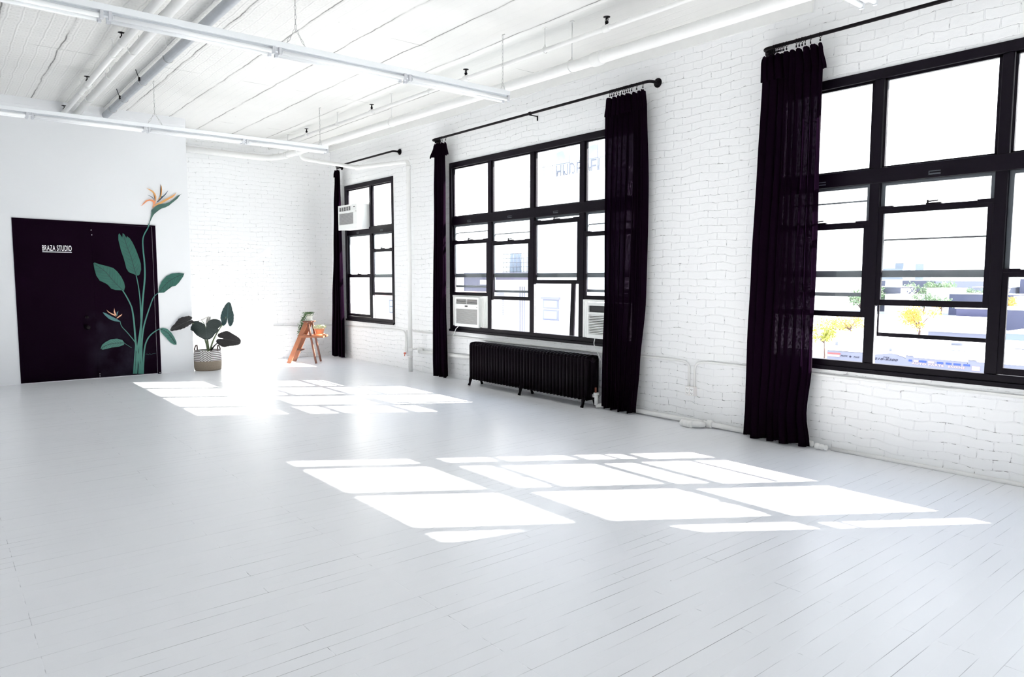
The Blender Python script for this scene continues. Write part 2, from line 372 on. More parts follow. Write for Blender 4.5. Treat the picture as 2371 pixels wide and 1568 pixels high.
# lower sash position per bay: bottom height of the inner sash, storm bars
LOWER = [[.745, 1.125], [1.165, 1.125, 1.335, 1.165], [1.095, 1.195, .745, .745], [.745, 1.1, .745, 1.1]]
STORM = [[None, None], [(1.29, 2.02), (1.235, 1.965), None, (1.265, 1.995)], [(1.275, 2.005), (.97, 1.695), None, (1.345, 2.08)], [None] * 4]
def window(i):
    a, b = WIN[i]; root = sroot('window_%d' % (i + 1), ((a + b) / 2, 0, ZB))
    f = MB(); y0, y1 = -.012, .045
    f.box(a, a + .055, y0, y1, ZB, ZT); f.box(b - .055, b, y0, y1, ZB, ZT)
    f.box(a + .055, b - .055, y0, y1, 2.905, ZT); f.box(a + .055, b - .055, y0, y1, ZB, .742)
    f.box(a + .055, b - .055, y0 + .012, y1, 2.128, 2.240)
    for m in MUL[i]:
        f.box(m - .038, m + .038, y0 + .012, y1, .742, 2.128); f.box(m - .034, m + .034, y0 + .016, y1, 2.24, 2.905)
    f.box(a, b, -.03, -.012, ZB - .012, ZB + .02)
    f.build('window_frame', M['black_frame'], root, .003)
    e = MB()
    ed = [a + .055] + [q for m in MUL[i] for q in (m - .038, m + .038)] + [b - .055]
    for k in range(0, len(ed), 2):
        l, r = ed[k], ed[k + 1]; kk = k // 2
        if not (i == 0 and kk == 0):
            g = MB(); g.box(l, r, .028, .031, 2.24, 2.905); g.build('upper_pane', M['glass'], root)
        # painted stop around the upper light
        st = MB()
        for q in ((l, l + .018), (r - .018, r)): st.box(q[0], q[1], .018, .045, 2.24, 2.905)
        st.box(l, r, .018, .045, 2.888, 2.905); st.box(l, r, .018, .045, 2.24, 2.252); st.build('glazing_stop', M['black_frame'], root)
        # outer sash
        s = MB(); zz0, zz1 = 1.41, 2.128
        s.box(l, l + .03, .031, .052, zz0, zz1); s.box(r - .03, r, .031, .052, zz0, zz1)
        s.box(l + .03, r - .03, .031, .052, zz0, 1.462); s.box(l + .03, r - .03, .031, .052, 2.105, zz1)
        so_ = s.build('outer_sash', M['grey_alu'], root, .002)
        g = MB(); g.box(l + .03, r - .03, .040, .043, 1.462, 2.105); g.build('pane', M['glass'], so_, loc=(0, 0, 0))
        # inner sash
        zb = LOWER[i][kk]; zt = zb + (.715 if zb < 1 else .745)
        s = MB()
        s.box(l, l + .035, .004, .028, zb, zt); s.box(r - .035, r, .004, .028, zb, zt)
        s.box(l + .035, r - .035, .004, .028, zb, zb + .045); s.box(l + .035, r - .035, .004, .028, zt - .048, zt)
        s.box(l, l + .10, .002, .029, zt - .02, zt + .008); s.box(r - .10, r, .002, .029, zt - .02, zt + .008)
        si = s.build('inner_sash', M['black_frame'], root, .002)
        g = MB(); g.box(l + .035, r - .035, .014, .017, zb + .045, zt - .048); g.build('pane', M['glass'], si, loc=(0, 0, 0))
        mid = (l + r) / 2
        q = MB(); q.box(mid - .05, mid + .05, .004, .028, zt, zt + .010); q.box(mid - .045, mid - .035, .006, .016, zt, zt + .032); q.tube([(mid - .04, .011, zt + .02), (mid + .03, .006, zt + .024)], .005, 6)
        q.build('sash_lock', M['black_metal'], si, loc=(0, 0, 0))
        # white vinyl track strips beside the sash
        t = MB(); t.box(l + .001, l + .006, .006, .012, .742, max(.75, zb - .01)); t.box(l + .001, l + .006, .024, .030, .742, max(.75, zb - .01)); (t.build('side_track', M['white_trim'], root) if zb > 1 else None)
        q = MB(); q.box(mid - .04, mid + .04, -.004, .002, 2.150, 2.160); q.box(mid - .04, mid + .04, -.004, .002, 2.172, 2.178); q.box(mid - .04, mid - .034, -.004, .002, 2.15, 2.178)
        q.build('vent_catch', M['grey_alu'], root)
        if STORM[i][kk]:
            u0, u1 = STORM[i][kk]; s = MB()
            s.box(l, r, .054, .064, u0 - .018, u0 + .012); s.box(l, r, .054, .064, u1 - .006, u1 + .006)
            s.box(l, l + .012, .054, .064, u0, u1); s.box(r - .012, r, .054, .064, u0, u1)
            s.build('storm_sash', M['black_frame'] if (i, kk) == (2, 1) else M['grey_alu'], root)
        if (i, kk) == (1, 2):   # swung insect-screen bar seen beside the open light
            s = MB(); s.hexa([(6.160, .004, .745), (6.228, .004, .745), (6.228, .022, .745), (6.160, .022, .745), (6.185, .004, 1.335), (6.248, .004, 1.335), (6.248, .022, 1.335), (6.185, .022, 1.335)])
            s.build('screen_bar', M['black_frame'], root)
for i in range(4): window(i)

# ------------------------------------------------------------ double door and mural
d = sroot('door_1', (DX, -3.94, 0))
def trap(y0, y1, z0, z1a, z1b, x0, x1): # prism with sloping top
    return MB().prism_x([(y0, z0), (y1, z0), (y1, z1b), (y0, z1a)], x0, x1)
DL, DR, DM = -4.787, -3.089, -3.897
def top(y): return lerp(2.173, 2.149, (y - DL) / (DR - DL))
M['door'] = (lambda: None)()
def door_mat():
    m, n, b = newmat('black_door_paint'); g = NT(n)
    v = g.node('ShaderNodeTexCoord').outputs['Object']; x, y, z = g.sep(v)
    cl = g.math('MULTIPLY', g.ramp(g.noise(v, 2.4, 5, .6), .42, .75), g.math('MULTIPLY', g.ramp(z, 1.05, .35), g.math('MULTIPLY', g.ramp(y, -4.05, -3.8), g.ramp(y, -3.1, -3.45))))
    sm = g.math('MULTIPLY', g.ramp(g.noise(v, 5, 4), .5, .7), g.ramp(g.math('ABSOLUTE', g.math('SUBTRACT', z, .72)), .25, .05))
    sm = g.math('MULTIPLY', sm, g.ramp(g.math('ABSOLUTE', g.math('ADD', y, 3.95)), .25, .05))
    f = g.math('MINIMUM', g.math('ADD', cl, g.math('MULTIPLY', sm, .5)), 1.0)
    g.put(b.inputs['Base Color'], g.mix(f, (.0058, .0006, .0060), (.026, .023, .036)))
    b.inputs['Roughness'].default_value = .6; b.inputs['Specular IOR Level'].default_value = .03
    return m
M['door'] = door_mat()
trap(DL, DM - .004, .012, top(DL) - .02, top(DM) - .02, DX, DX + .008).build('door_leaf', M['door'], d)
trap(DM + .004, DR - .05, .012, top(DM) - .02, top(DR) - .022, DX, DX + .008).build('door_leaf', M['door'], d)
fr = MB(); fr.prism_x([(DL, top(DL) - .02), (DR, top(DR) - .02), (DR, top(DR)), (DL, top(DL))], DX, DX + .014)
fr.box(DX, DX + .014, DR - .045, DR, 0, top(DR) - .02); fr.box(DX, DX + .006, DM - .004, DM + .004, .01, top(DM) - .02); fr.build('door_frame', M['door'], d)
hd = MB(); hd.lathe([(.0, 0), (.028, .0), (.028, .012), (.012, .016), (.012, .04), (.026, .045), (.03, .06), (.022, .075), (0, .078)], (DX + .008, -4.0, .72), 16, 'x'); hd.build('door_knob', M['black_metal'], d)
hd = MB(); hd.lathe([(.0, 0), (.022, .0), (.022, .018), (0, .02)], (DX + .008, -4.0, .86), 16, 'x'); hd.build('deadbolt', M['black_metal'], d)
bl = MB()
for z in (2.05, 1.985): bl.lathe([(.006, 0), (.006, .01), (0, .012)], (DX + .012, DM - .002 + (.005 if z < 2 else 0), z), 8, 'x')
bl.build('slide_bolt', M['white_trim'], d)
bl = MB()
for z in (.035, .065): bl.lathe([(.005, 0), (.005, .01), (0, .012)], (DX + .012, DM + .02, z), 8, 'x')
bl.lathe([(.005, 0), (.005, .01), (0, .012)], (DX + .012, DR - .02, .02), 8, 'x'); bl.build('floor_bolt', M['white_trim'], d)
# lettering
def lettering(txt, name, m, parent, y0, y1, z0, z1, x, bold=.0, shear=0):
    cu = bpy.data.curves.new(name, 'FONT'); cu.body = txt; cu.size = 1; cu.extrude = .004; cu.offset = bold; cu.shear = shear; cu.space_character = 1.12
    o = bpy.data.objects.new(name, cu); COL.objects.link(o)
    bpy.context.view_layer.update(); dg = bpy.context.evaluated_depsgraph_get()
    me = bpy.data.meshes.new_from_object(o.evaluated_get(dg)); bpy.data.objects.remove(o)
    xs_ = [v.co.x for v in me.vertices]; ys_ = [v.co.y for v in me.vertices]; a, b_, c, d_ = min(xs_), max(xs_), min(ys_), max(ys_)
    return me, (a, b_, c, d_)
M['sign_white'] = mat('white_vinyl_letters', (.92, .92, .92), .5)
me, bb = lettering('BRAZA STUDIO', 'lettering', None, None, 0, 0, 0, 0, 0, .012)
for v_ in me.vertices:
    u, w_ = (v_.co.x - bb[0]) / (bb[1] - bb[0]), (v_.co.y - bb[2]) / (bb[3] - bb[2]); k = v_.co.z
    v_.co = (DX + .0095 + k * .1, lerp(-4.472, -4.138, u), lerp(1.757, 1.832, w_))
me.materials.clear(); me.materials.append(M['sign_white'])
lo = bpy.data.objects.new('lettering', me); COL.objects.link(lo); lo.parent = d; lo.location = -d.location
MB().box(DX + .008, DX + .0095, -4.472, -4.138, 1.738, 1.746).build('underline', M['sign_white'], d)
MUR = {'leaf':{'A':([(-3.571,1.996),(-3.558,2.021),(-3.535,1.982),(-3.521,1.963),(-3.515,2.023),(-3.498,2.012),(-3.471,1.96),(-3.462,1.984),(-3.427,1.953),(-3.4,1.906),(-3.366,1.825),(-3.34,1.744),(-3.32,1.679),(-3.301,1.598),(-3.301,1.515),(-3.321,1.449),(-3.345,1.43),(-3.374,1.441),(-3.41,1.457),(-3.461,1.481),(-3.488,1.53),(-3.506,1.627),(-3.521,1.692),(-3.544,1.772),(-3.562,1.868),(-3.573,1.932)],[(-3.506,1.999),(-3.468,1.839),(-3.423,1.694),(-3.392,1.547),(-3.367,1.433)]),'B':([(-3.891,1.598),(-3.877,1.609),(-3.808,1.583),(-3.724,1.56),(-3.654,1.537),(-3.606,1.489),(-3.558,1.416),(-3.525,1.335),(-3.516,1.27),(-3.53,1.221),(-3.566,1.225),(-3.638,1.23),(-3.688,1.247),(-3.728,1.303),(-3.763,1.328),(-3.825,1.36),(-3.864,1.431),(-3.881,1.511)],[(-3.886,1.594),(-3.756,1.488),(-3.655,1.351),(-3.551,1.229)]),'C':([(-3.086,1.183),(-3.073,1.267),(-3.036,1.35),(-2.971,1.426),(-2.891,1.465),(-2.796,1.474),(-2.723,1.464),(-2.742,1.418),(-2.801,1.333),(-2.851,1.282),(-2.898,1.274),(-2.938,1.266),(-2.963,1.224),(-3.011,1.185),(-3.058,1.183)],[(-3.086,1.183),(-2.975,1.316),(-2.862,1.401),(-2.732,1.457)]),'D':([(-3.084,0.661),(-3.046,0.673),(-2.984,0.653),(-2.931,0.594),(-2.894,0.524),(-2.868,0.454),(-2.869,0.415),(-2.906,0.417),(-2.96,0.459),(-3.005,0.521),(-3.05,0.575),(-3.079,0.618)],[(-3.084,0.661),(-2.986,0.597),(-2.919,0.5),(-2.879,0.425)]),'E':([(-3.855,0.417),(-3.834,0.468),(-3.79,0.506),(-3.724,0.54),(-3.645,0.545),(-3.58,0.522),(-3.555,0.481),(-3.565,0.452),(-3.628,0.431),(-3.715,0.425),(-3.787,0.408),(-3.83,0.4)],[(-3.849,0.417),(-3.77,0.464),(-3.669,0.483),(-3.56,0.481)])},'stem':[([(-3.168,2.176),(-3.19,2.11),(-3.239,2.017),(-3.262,1.927),(-3.261,1.779),(-3.252,1.615),(-3.255,1.417),(-3.278,1.218),(-3.3,1.036),(-3.318,0.838),(-3.336,0.689),(-3.366,0.507),(-3.396,0.325),(-3.422,0.027)],0.0065,0.0143),([(-3.367,1.433),(-3.349,1.318),(-3.333,1.153),(-3.328,0.987),(-3.328,0.821),(-3.329,0.688),(-3.351,0.506),(-3.368,0.257),(-3.385,0.023)],0.0052,0.0117),([(-3.551,1.229),(-3.504,1.139),(-3.45,1.007),(-3.432,0.908),(-3.42,0.759),(-3.415,0.593),(-3.407,0.426),(-3.383,0.258),(-3.362,0.022)],0.0065,0.0143),([(-3.086,1.183),(-3.153,1.117),(-3.212,0.968),(-3.263,0.819),(-3.299,0.687),(-3.328,0.505),(-3.344,0.289),(-3.347,0.02)],0.0052,0.013),([(-3.084,0.661),(-3.156,0.622),(-3.228,0.558),(-3.277,0.469),(-3.304,0.353),(-3.323,0.17),(-3.335,0.019)],0.0065,0.0117),([(-3.598,0.79),(-3.58,0.716),(-3.517,0.631),(-3.447,0.528),(-3.413,0.46),(-3.396,0.325)],0.0039,0.0065),([(-3.56,0.481),(-3.524,0.45),(-3.467,0.405)],0.0026,0.0026),([(-3.413,0.46),(-3.431,0.261),(-3.452,0.029)],0.0052,0.013)],'big':{'bract':[(-3.134,2.367),(-3.114,2.383),(-3.087,2.412),(-3.047,2.448),(-3.002,2.463),(-2.944,2.474),(-2.89,2.496),(-2.831,2.543),(-2.775,2.595),(-2.712,2.633),(-2.738,2.612),(-2.781,2.551),(-2.846,2.494),(-2.901,2.443),(-2.947,2.417),(-3.005,2.394),(-3.05,2.358),(-3.091,2.321),(-3.118,2.284),(-3.137,2.241),(-3.156,2.202),(-3.166,2.164),(-3.181,2.159),(-3.164,2.211),(-3.144,2.278),(-3.134,2.33)],'o1':[(-3.068,2.461),(-3.023,2.482),(-2.969,2.519),(-2.91,2.556),(-2.851,2.589),(-2.814,2.616),(-2.789,2.646),(-2.81,2.602),(-2.843,2.566),(-2.889,2.539),(-2.943,2.502),(-2.989,2.471),(-3.042,2.448),(-3.096,2.421),(-3.118,2.392),(-3.113,2.416)],'o2':[(-3.278,2.419),(-3.254,2.43),(-3.227,2.469),(-3.196,2.503),(-3.152,2.518),(-3.109,2.514),(-3.084,2.497),(-3.074,2.474),(-3.095,2.44),(-3.122,2.401),(-3.113,2.43),(-3.103,2.458),(-3.115,2.486),(-3.153,2.497),(-3.188,2.485),(-3.219,2.455),(-3.25,2.425)],'o3':[(-3.189,2.674),(-3.147,2.661),(-3.104,2.641),(-3.075,2.605),(-3.062,2.564),(-3.066,2.517),(-3.072,2.479),(-3.083,2.511),(-3.08,2.554),(-3.093,2.59),(-3.114,2.621),(-3.147,2.647)],'o4':[(-2.998,2.743),(-2.986,2.711),(-2.982,2.669),(-2.985,2.622),(-2.994,2.574),(-3.015,2.535),(-3.045,2.495),(-3.035,2.529),(-3.011,2.568),(-2.999,2.611),(-2.99,2.664),(-2.993,2.706)],'b1':[(-2.9,2.666),(-2.916,2.632),(-2.935,2.602),(-2.967,2.566),(-3.009,2.521),(-3.045,2.486),(-3.058,2.49),(-3.035,2.515),(-3.003,2.55),(-2.998,2.569),(-2.971,2.58),(-2.939,2.616)],'b2':[(-3.18,2.579),(-3.142,2.568),(-3.116,2.553),(-3.1,2.529),(-3.086,2.506),(-3.1,2.519),(-3.121,2.546),(-3.146,2.563)]},'small':{'bract':[(-3.808,0.922),(-3.773,0.91),(-3.711,0.867),(-3.64,0.824),(-3.595,0.79),(-3.606,0.782),(-3.671,0.793),(-3.734,0.827),(-3.781,0.878)],'o1':[(-3.646,0.857),(-3.702,0.891),(-3.744,0.925),(-3.76,0.956),(-3.73,0.924),(-3.688,0.899),(-3.636,0.873)],'o2':[(-3.653,0.857),(-3.672,0.923),(-3.663,0.976),(-3.656,0.93),(-3.636,0.865)],'o3':[(-3.643,0.832),(-3.61,0.864),(-3.567,0.892),(-3.581,0.866),(-3.625,0.835)],'b1':[(-3.646,0.865),(-3.634,0.914),(-3.613,0.937),(-3.623,0.905),(-3.632,0.865)]},'sig':[(-3.288,0.298),(-3.268,0.303),(-3.253,0.289),(-3.233,0.305),(-3.215,0.288),(-3.192,0.303),(-3.153,0.306)]}
def flat(poly, x, th=.0012):
    bm = bmesh.new(); vs = [bm.verts.new((x, p[0], p[1])) for p in poly]; f = bm.faces.new(vs)
    bmesh.ops.triangulate(bm, faces=[f]); r = bmesh.ops.extrude_face_region(bm, geom=bm.faces[:]); 
    for e_ in r['geom']:
        if isinstance(e_, bmesh.types.BMVert): e_.co.x += th
    mb = MB(); bm.verts.index_update(); mb.add([v.co[:] for v in bm.verts], [tuple(v.index for v in f.verts) for f in bm.faces]); bm.free(); return mb
def ribbon(pts, w0, w1, x, th=.0012):
    # smooth the polyline then give it width
    P = [Vector((0, p[0], p[1])) for p in pts]; Q = [P[0]]
    for i in range(len(P) - 1):
        a, b_, c, d_ = P[max(i - 1, 0)], P[i], P[i + 1], P[min(i + 2, len(P) - 1)]
        for k in range(1, 5):
            t = k / 4; Q.append(.5 * ((2 * b_) + (c - a) * t + (2 * a - 5 * b_ + 4 * c - d_) * t * t + (-a + 3 * b_ - 3 * c + d_) * t ** 3))
    L, R_ = [], []
    for i, q in enumerate(Q):
        t = (Q[min(i + 1, len(Q) - 1)] - Q[max(i - 1, 0)]).normalized(); nn = Vector((0, -t.z, t.y)); w_ = lerp(w0, w1, i / (len(Q) - 1))
        L.append(q + nn * w_); R_.append(q - nn * w_)
    mb = MB(); n = len(Q); vs = [(x, p.y, p.z) for p in L] + [(x, p.y, p.z) for p in R_] + [(x + th, p.y, p.z) for p in L] + [(x + th, p.y, p.z) for p in R_]
    fs = []
    for i in range(n - 1):
        fs += [(2 * n + i, 2 * n + i + 1, 3 * n + i + 1, 3 * n + i), (i, n + i, n + i + 1, i + 1), (i, i + 1, 2 * n + i + 1, 2 * n + i), (n + i, 3 * n + i, 3 * n + i + 1, n + i + 1)]
    return mb.add(vs, fs)
def inside(p, poly):
    c = False; n = len(poly)
    for i in range(n):
        (x0, y0), (x1, y1) = poly[i], poly[i - 1]
        if (y0 > p[1]) != (y1 > p[1]) and p[0] < (x1 - x0) * (p[1] - y0) / (y1 - y0) + x0: c = not c
    return c
M['m_leaf'] = mat('painted_teal_leaf', (.006, .075, .058), .5, noise=.5, nscale=11, col2=(.018, .135, .10))
M['m_leaf2'] = mat('painted_teal_leaf_light', (.025, .15, .115), .5, col2=(.05, .20, .16), nscale=15)
M['m_vein'] = mat('painted_vein', (.004, .045, .040), .5)
M['m_vein2'] = mat('painted_vein_light', (.035, .20, .16), .5)
M['m_stem'] = mat('painted_stem', (.02, .145, .115), .5, col2=(.06, .22, .18), nscale=9)
M['m_orange'] = mat('painted_orange_petal', (.80, .30, .07), .5, col2=(.70, .42, .16), nscale=22)
M['m_red'] = mat('painted_coral_petal', (.72, .20, .08), .5, col2=(.80, .34, .15), nscale=20)
M['m_peach'] = mat('painted_peach_petal', (.80, .42, .26), .5)
M['m_blue'] = mat('painted_blue_petal', (.015, .045, .085), .5)
M['m_bract'] = mat('painted_green_bract', (.07, .20, .14), .5, col2=(.03, .06, .07), nscale=16)
M['m_bract2'] = mat('painted_teal_bract', (.05, .17, .18), .5)
mu = thing('mural_painting', (DX + .01, -3.3, .01), 'painted bird of paradise plant mural across the black door and white wall', 'mural')
for k, (st_, w0, w1) in enumerate(MUR['stem']): ribbon(st_, w0, w1, DX + .0145 + .0004 * k).build('stem', M['m_stem'], mu)
for k, (po, mi) in MUR['leaf'].items():
    xx = DX + .0185
    lf = flat(po, xx).build('leaf', M['m_leaf2' if k in 'DE' else 'm_leaf'], mu)
    ve = MB(); mr = ribbon(mi, .004, .005, xx + .0012); ve.add(mr.v, mr.f)
    P = [Vector(p) for p in mi]; n = 10
    for j in range(1, n):
        t = j / n * (len(P) - 1); i0 = min(int(t), len(P) - 2); q = P[i0].lerp(P[i0 + 1], t - i0); dr = (P[i0] - P[i0 + 1]).normalized()
        for sgn in (-1, 1):
            a = sgn * .85; d2 = Vector((dr.x * math.cos(a) - dr.y * math.sin(a), dr.x * math.sin(a) + dr.y * math.cos(a)))
            ln = 0
            while inside(q + d2 * (ln + .006), po) and ln < .3: ln += .006
            if ln > .02: r_ = ribbon([q[:], (q + d2 * ln * .5 + dr * .004)[:], (q + d2 * ln * .93 + dr * ln * .16)[:]], .0022, .0008, xx + .0012); ve.add(r_.v, r_.f)
    ve.build('vein', M['m_vein' if k != 'B' else 'm_vein'], lf, loc=(0, 0, 0))
def flower(D_, sm):
    root = bpy.data.objects.new('flower', None); COL.objects.link(root); root.parent = mu; root.location = (0, 0, 0)
    for k, po in D_.items():
        mm = {'bract': 'm_bract2' if sm else 'm_bract', 'o1': 'm_peach' if sm else 'm_orange', 'o2': 'm_peach' if sm else 'm_red', 'o3': 'm_peach' if sm else 'm_orange', 'o4': 'm_orange', 'b1': 'm_blue' if not sm else 'm_bract2', 'b2': 'm_blue'}[k]
        o = flat(po, DX + .021 + .0006 * (k != 'bract')).build('bract' if k == 'bract' else 'petal', M[mm], root, loc=tuple(-mu.location))
flower(MUR['big'], False); flower(MUR['small'], True)
ribbon(MUR['sig'], .0012, .0012, DX + .0145).build('signature', M['m_vein2'], mu)

# ------------------------------------------------------------ curtains and rods
def interp(tab, z):
    tab = sorted(tab)
    if z <= tab[0][0]: return tab[0][1:]
    for p, q in zip(tab, tab[1:]):
        if z <= q[0]:
            t = (z - p[0]) / (q[0] - p[0]); t = t * t * (3 - 2 * t); return tuple(lerp(a, b, t) for a, b in zip(p[1:], q[1:]))
    return tab[-1][1:]
def sheet(tab, folds, seed, z0, z1, nz=46, yoff=0, bottom=.02, scallop=None):
    """hanging cloth; tab rows are (z, x left, x right, y centre, fold depth)"""
    rnd = random.Random(seed); n = folds * 12; ph = [rnd.uniform(0, 6.28) for _ in range(6)]
    mb = MB(); vs = []
    for i in range(nz + 1):
        v = i / nz; z = lerp(z1, z0, v); xl, xr, yc, am = interp(tab, z)
        for j in range(n + 1):
            u = j / n
            a = 2 * PI * folds * (u + .016 * math.sin(2 * PI * u * 1.7 + ph[0]) + .006 * math.sin(z * 2.1 + ph[1]))
            k = .72 + .28 * math.sin(2 * PI * u * 2.3 + ph[2] + z * .7)
            y = yc + yoff + am * k * math.sin(a) + .012 * math.sin(5 * u + 1.3 * z + ph[3])
            x = lerp(xl, xr, u) + am * .35 * math.sin(2 * a + ph[4])
            zz = z
            if scallop and i == 0: zz = z - scallop * abs(math.sin(a / 2 + .4)) ** .7
            elif scallop and i < 4: zz = z - scallop * abs(math.sin(a / 2 + .4)) ** .7 * (1 - i / 4)
            if i >= nz - 2: zz = z + bottom * (.5 + .5 * math.sin(a * .5 + ph[5])) * (i - nz + 3) / 3
            vs.append((x, y, zz))
    fs = [(i * (n + 1) + j, i * (n + 1) + j + 1, (i + 1) * (n + 1) + j + 1, (i + 1) * (n + 1) + j) for i in range(nz) for j in range(n)]
    mb.add(vs, fs, True); return mb
RODZ, RODY = 3.315, -.12
_rm = MB(); _rm.tube([(0, .019 * math.cos(a), .019 * math.sin(a)) for a in [2 * PI * k / 14 for k in range(14)]], .0022, 6, closed=True)
_rm.tube([(0, 0, -.019), (0, 0, -.034)], .0025, 6); _rm.box(-.004, .004, -.005, .005, -.048, -.032)
ring_mesh = _rm.build('ring', M['black_metal']); RING = ring_mesh.data; bpy.data.objects.remove(ring_mesh)
def curtain(label, tab, flap, folds, seed, rings):
    xl, xr = tab[0][1], tab[0][2]
    c = thing('curtain', ((xl + xr) / 2, RODY, .01), label, 'curtain', 'floor length black curtains')
    ztop = RODZ - .062
    sheet(tab, folds, seed, .012, ztop, scallop=.035).build('drape', M['cloth'], c)
    sheet(flap, max(3, folds), seed + 1, flap[-1][0], ztop - .003, nz=10, bottom=.004, scallop=.035).build('header_flap', M['cloth'], c)
    for x in rings:
        r = bpy.data.objects.new('ring', RING); COL.objects.link(r); r.parent = c
        r.location = Vector((x, RODY, RODZ - .004)) - c.location; r.rotation_euler = (0, 0, random.uniform(-.5, .5))
    return c
curtain('narrow black curtain gathered in the far corner beside the smallest window',
        [(3.26, .50, .62, -.125, .03), (3.15, .46, .635, -.13, .04), (2.6, .385, .655, -.13, .05), (1.9, .335, .66, -.13, .055), (1.0, .265, .655, -.13, .055), (.0, .185, .64, -.13, .05)],
        [(3.26, .50, .625, -.14, .03), (3.16, .49, .65, -.15, .035), (3.12, .485, .655, -.15, .035)], 4, 3, [.50, .515, .53, .545, .56, .575, .60, .63])
curtain('narrow black curtain with a flared header at the left end of the middle window',
        [(3.26, 3.60, 3.845, -.125, .03), (3.1, 3.57, 3.835, -.13, .04), (2.6, 3.545, 3.84, -.13, .05), (1.55, 3.515, 3.845, -.13, .052), (1.0, 3.52, 3.83, -.13, .052), (.3, 3.53, 3.845, -.13, .052), (.0, 3.54, 3.855, -.13, .05)],
        [(3.26, 3.60, 3.86, -.14, .025), (3.20, 3.575, 3.885, -.15, .03), (3.06, 3.485, 3.93, -.16, .04)], 5, 8, [3.585, 3.60, 3.62, 3.64, 3.665, 3.69, 3.72, 3.76, 3.845])
curtain('wide black curtain at the right end of the middle window, behind which the radiator ends',
        [(3.26, 6.83, 7.33, -.125, .03), (3.1, 6.825, 7.345, -.13, .04), (2.4, 6.815, 7.355, -.13, .045), (1.2, 6.81, 7.345, -.13, .045), (.5, 6.80, 7.30, -.13, .045), (.0, 6.80, 7.265, -.13, .045)],
        [(3.26, 6.83, 7.335, -.145, .028), (3.20, 6.835, 7.345, -.15, .03), (3.05, 6.81, 7.375, -.15, .035)], 8, 12,
        [6.86, 6.885, 6.91, 6.93, 6.955, 6.985, 7.02, 7.05, 7.075, 7.10, 7.125, 7.155, 7.22, 7.30])
curtain('widest black curtain, nearest to the camera, over the left part of the right-hand window',
        [(3.26, 8.605, 9.12, -.125, .03), (3.1, 8.60, 9.145, -.13, .04), (2.4, 8.585, 9.15, -.13, .045), (1.5, 8.56, 9.145, -.13, .045), (.7, 8.535, 9.14, -.13, .045), (.29, 8.53, 9.105, -.13, .045), (.0, 8.52, 9.145, -.135, .05)],
        [(3.26, 8.605, 9.125, -.145, .028), (3.20, 8.60, 9.14, -.15, .03), (3.035, 8.60, 9.175, -.15, .03)], 9, 21,
        [8.70, 8.715, 8.73, 8.745, 8.76, 8.775, 8.79, 8.815, 8.90, 8.925, 8.95, 8.975, 9.02, 9.10])
curtain('black curtain at the right end of the right-hand window, just outside the right edge',
        [(3.26, 11.33, 12.0, -.125, .02), (2.72, 11.30, 12.03, -.13, .015), (2.30, 11.13, 12.05, -.13, .015), (2.2, 11.10, 12.05, -.13, .015), (1.85, 11.10, 12.05, -.13, .015), (1.78, 11.27, 12.05, -.13, .015), (1.2, 11.28, 12.12, -.13, .025), (.0, 11.28, 12.14, -.13, .025)],
        [(3.26, 11.33, 12.0, -.145, .028), (3.05, 11.32, 12.03, -.15, .03)], 8, 31, [11.36, 11.5, 11.6, 11.7, 11.8, 11.9, 11.98])
def rod(label, x0, x1, brackets, fl0=True, fl1=True):
    r = thing('curtain_rod', ((x0 + x1) / 2, -.06, RODZ), label, 'curtain rod', 'black pipe curtain rods')
    pts = [(x0, 0, RODZ), (x0, RODY, RODZ), (x1, RODY, RODZ), (x1, 0, RODZ)]
    m = MB(); m.tube(fillet(pts, .06, 5), .0145, 12); m.build('rod', M['black_metal'], r)
    for x in (x0, x1):
        m = MB(); m.lathe([(.044, -.012), (.046, -.006), (.046, 0)], (x, 0, RODZ), 20, 'y'); m.lathe([(.022, -.035), (.022, -.012)], (x, 0, RODZ), 14, 'y')
        m.build('wall_flange', M['black_metal'], r)
    for x in brackets:
        m = MB(); m.box(x - .006, x + .006, RODY, 0, RODZ - .022, RODZ - .012); m.box(x - .008, x + .008, -.008, 0, RODZ - .065, RODZ - .01)
        m.lathe([(.021, -.012), (.021, .012)], (x, RODY, RODZ), 14, 'x'); m.build('bracket', M['black_metal'], r)
rod('black pipe curtain rod above the smallest window in the far corner', .47, 2.43, [])
rod('black pipe curtain rod above the middle window', 3.50, 7.39, [5.60])
rod('black pipe curtain rod above the right-hand window, running out of frame', 8.60, 12.30, [])

# ------------------------------------------------------------ radiator
ra = thing('radiator', (5.65, -.15, 0), 'long black cast iron column radiator standing under the middle window', 'radiator')
N = 38; xa, xb = 4.535, 6.70; wdt = (xb - xa) / N
s = MB(); hw = wdt * .43
def section_mesh():
    m = MB()
    for yc in (-.225, -.15, -.075):   # three columns per section
        m.tube([(0, yc, .10), (0, yc, .53)], hw, 10, cap=True)
    for z in (.105, .535):
        m.tube([(0, -.235, z), (0, -.23, z), (0, -.07, z), (0, -.065, z)], [hw * .7, hw * 1.02, hw * 1.02, hw * .7], 12)
    # rounded top and bottom webs
    pr = [(-.245, .12), (-.24, .095), (-.06, .095), (-.055, .12), (-.055, .53), (-.06, .552), (-.075, .565), (-.15, .572), (-.225, .565), (-.24, .552), (-.245, .53)]
    m.prism_x(pr, -hw * .45, hw * .45)
    m.lathe([(.030, -wdt * .52), (.030, wdt * .52)], (0, -.15, .135), 12, 'x'); m.lathe([(.030, -wdt * .52), (.030, wdt * .52)], (0, -.15, .52), 12, 'x')
    return m
so0 = section_mesh().build('section', M['black_iron'], None)
so0.parent = ra; so0.location = Vector((xa + wdt / 2, 0, 0)) - ra.location
for k in range(1, N):
    o = so0.copy(); COL.objects.link(o); o.location.x = xa + wdt * (k + .5) - ra.location.x
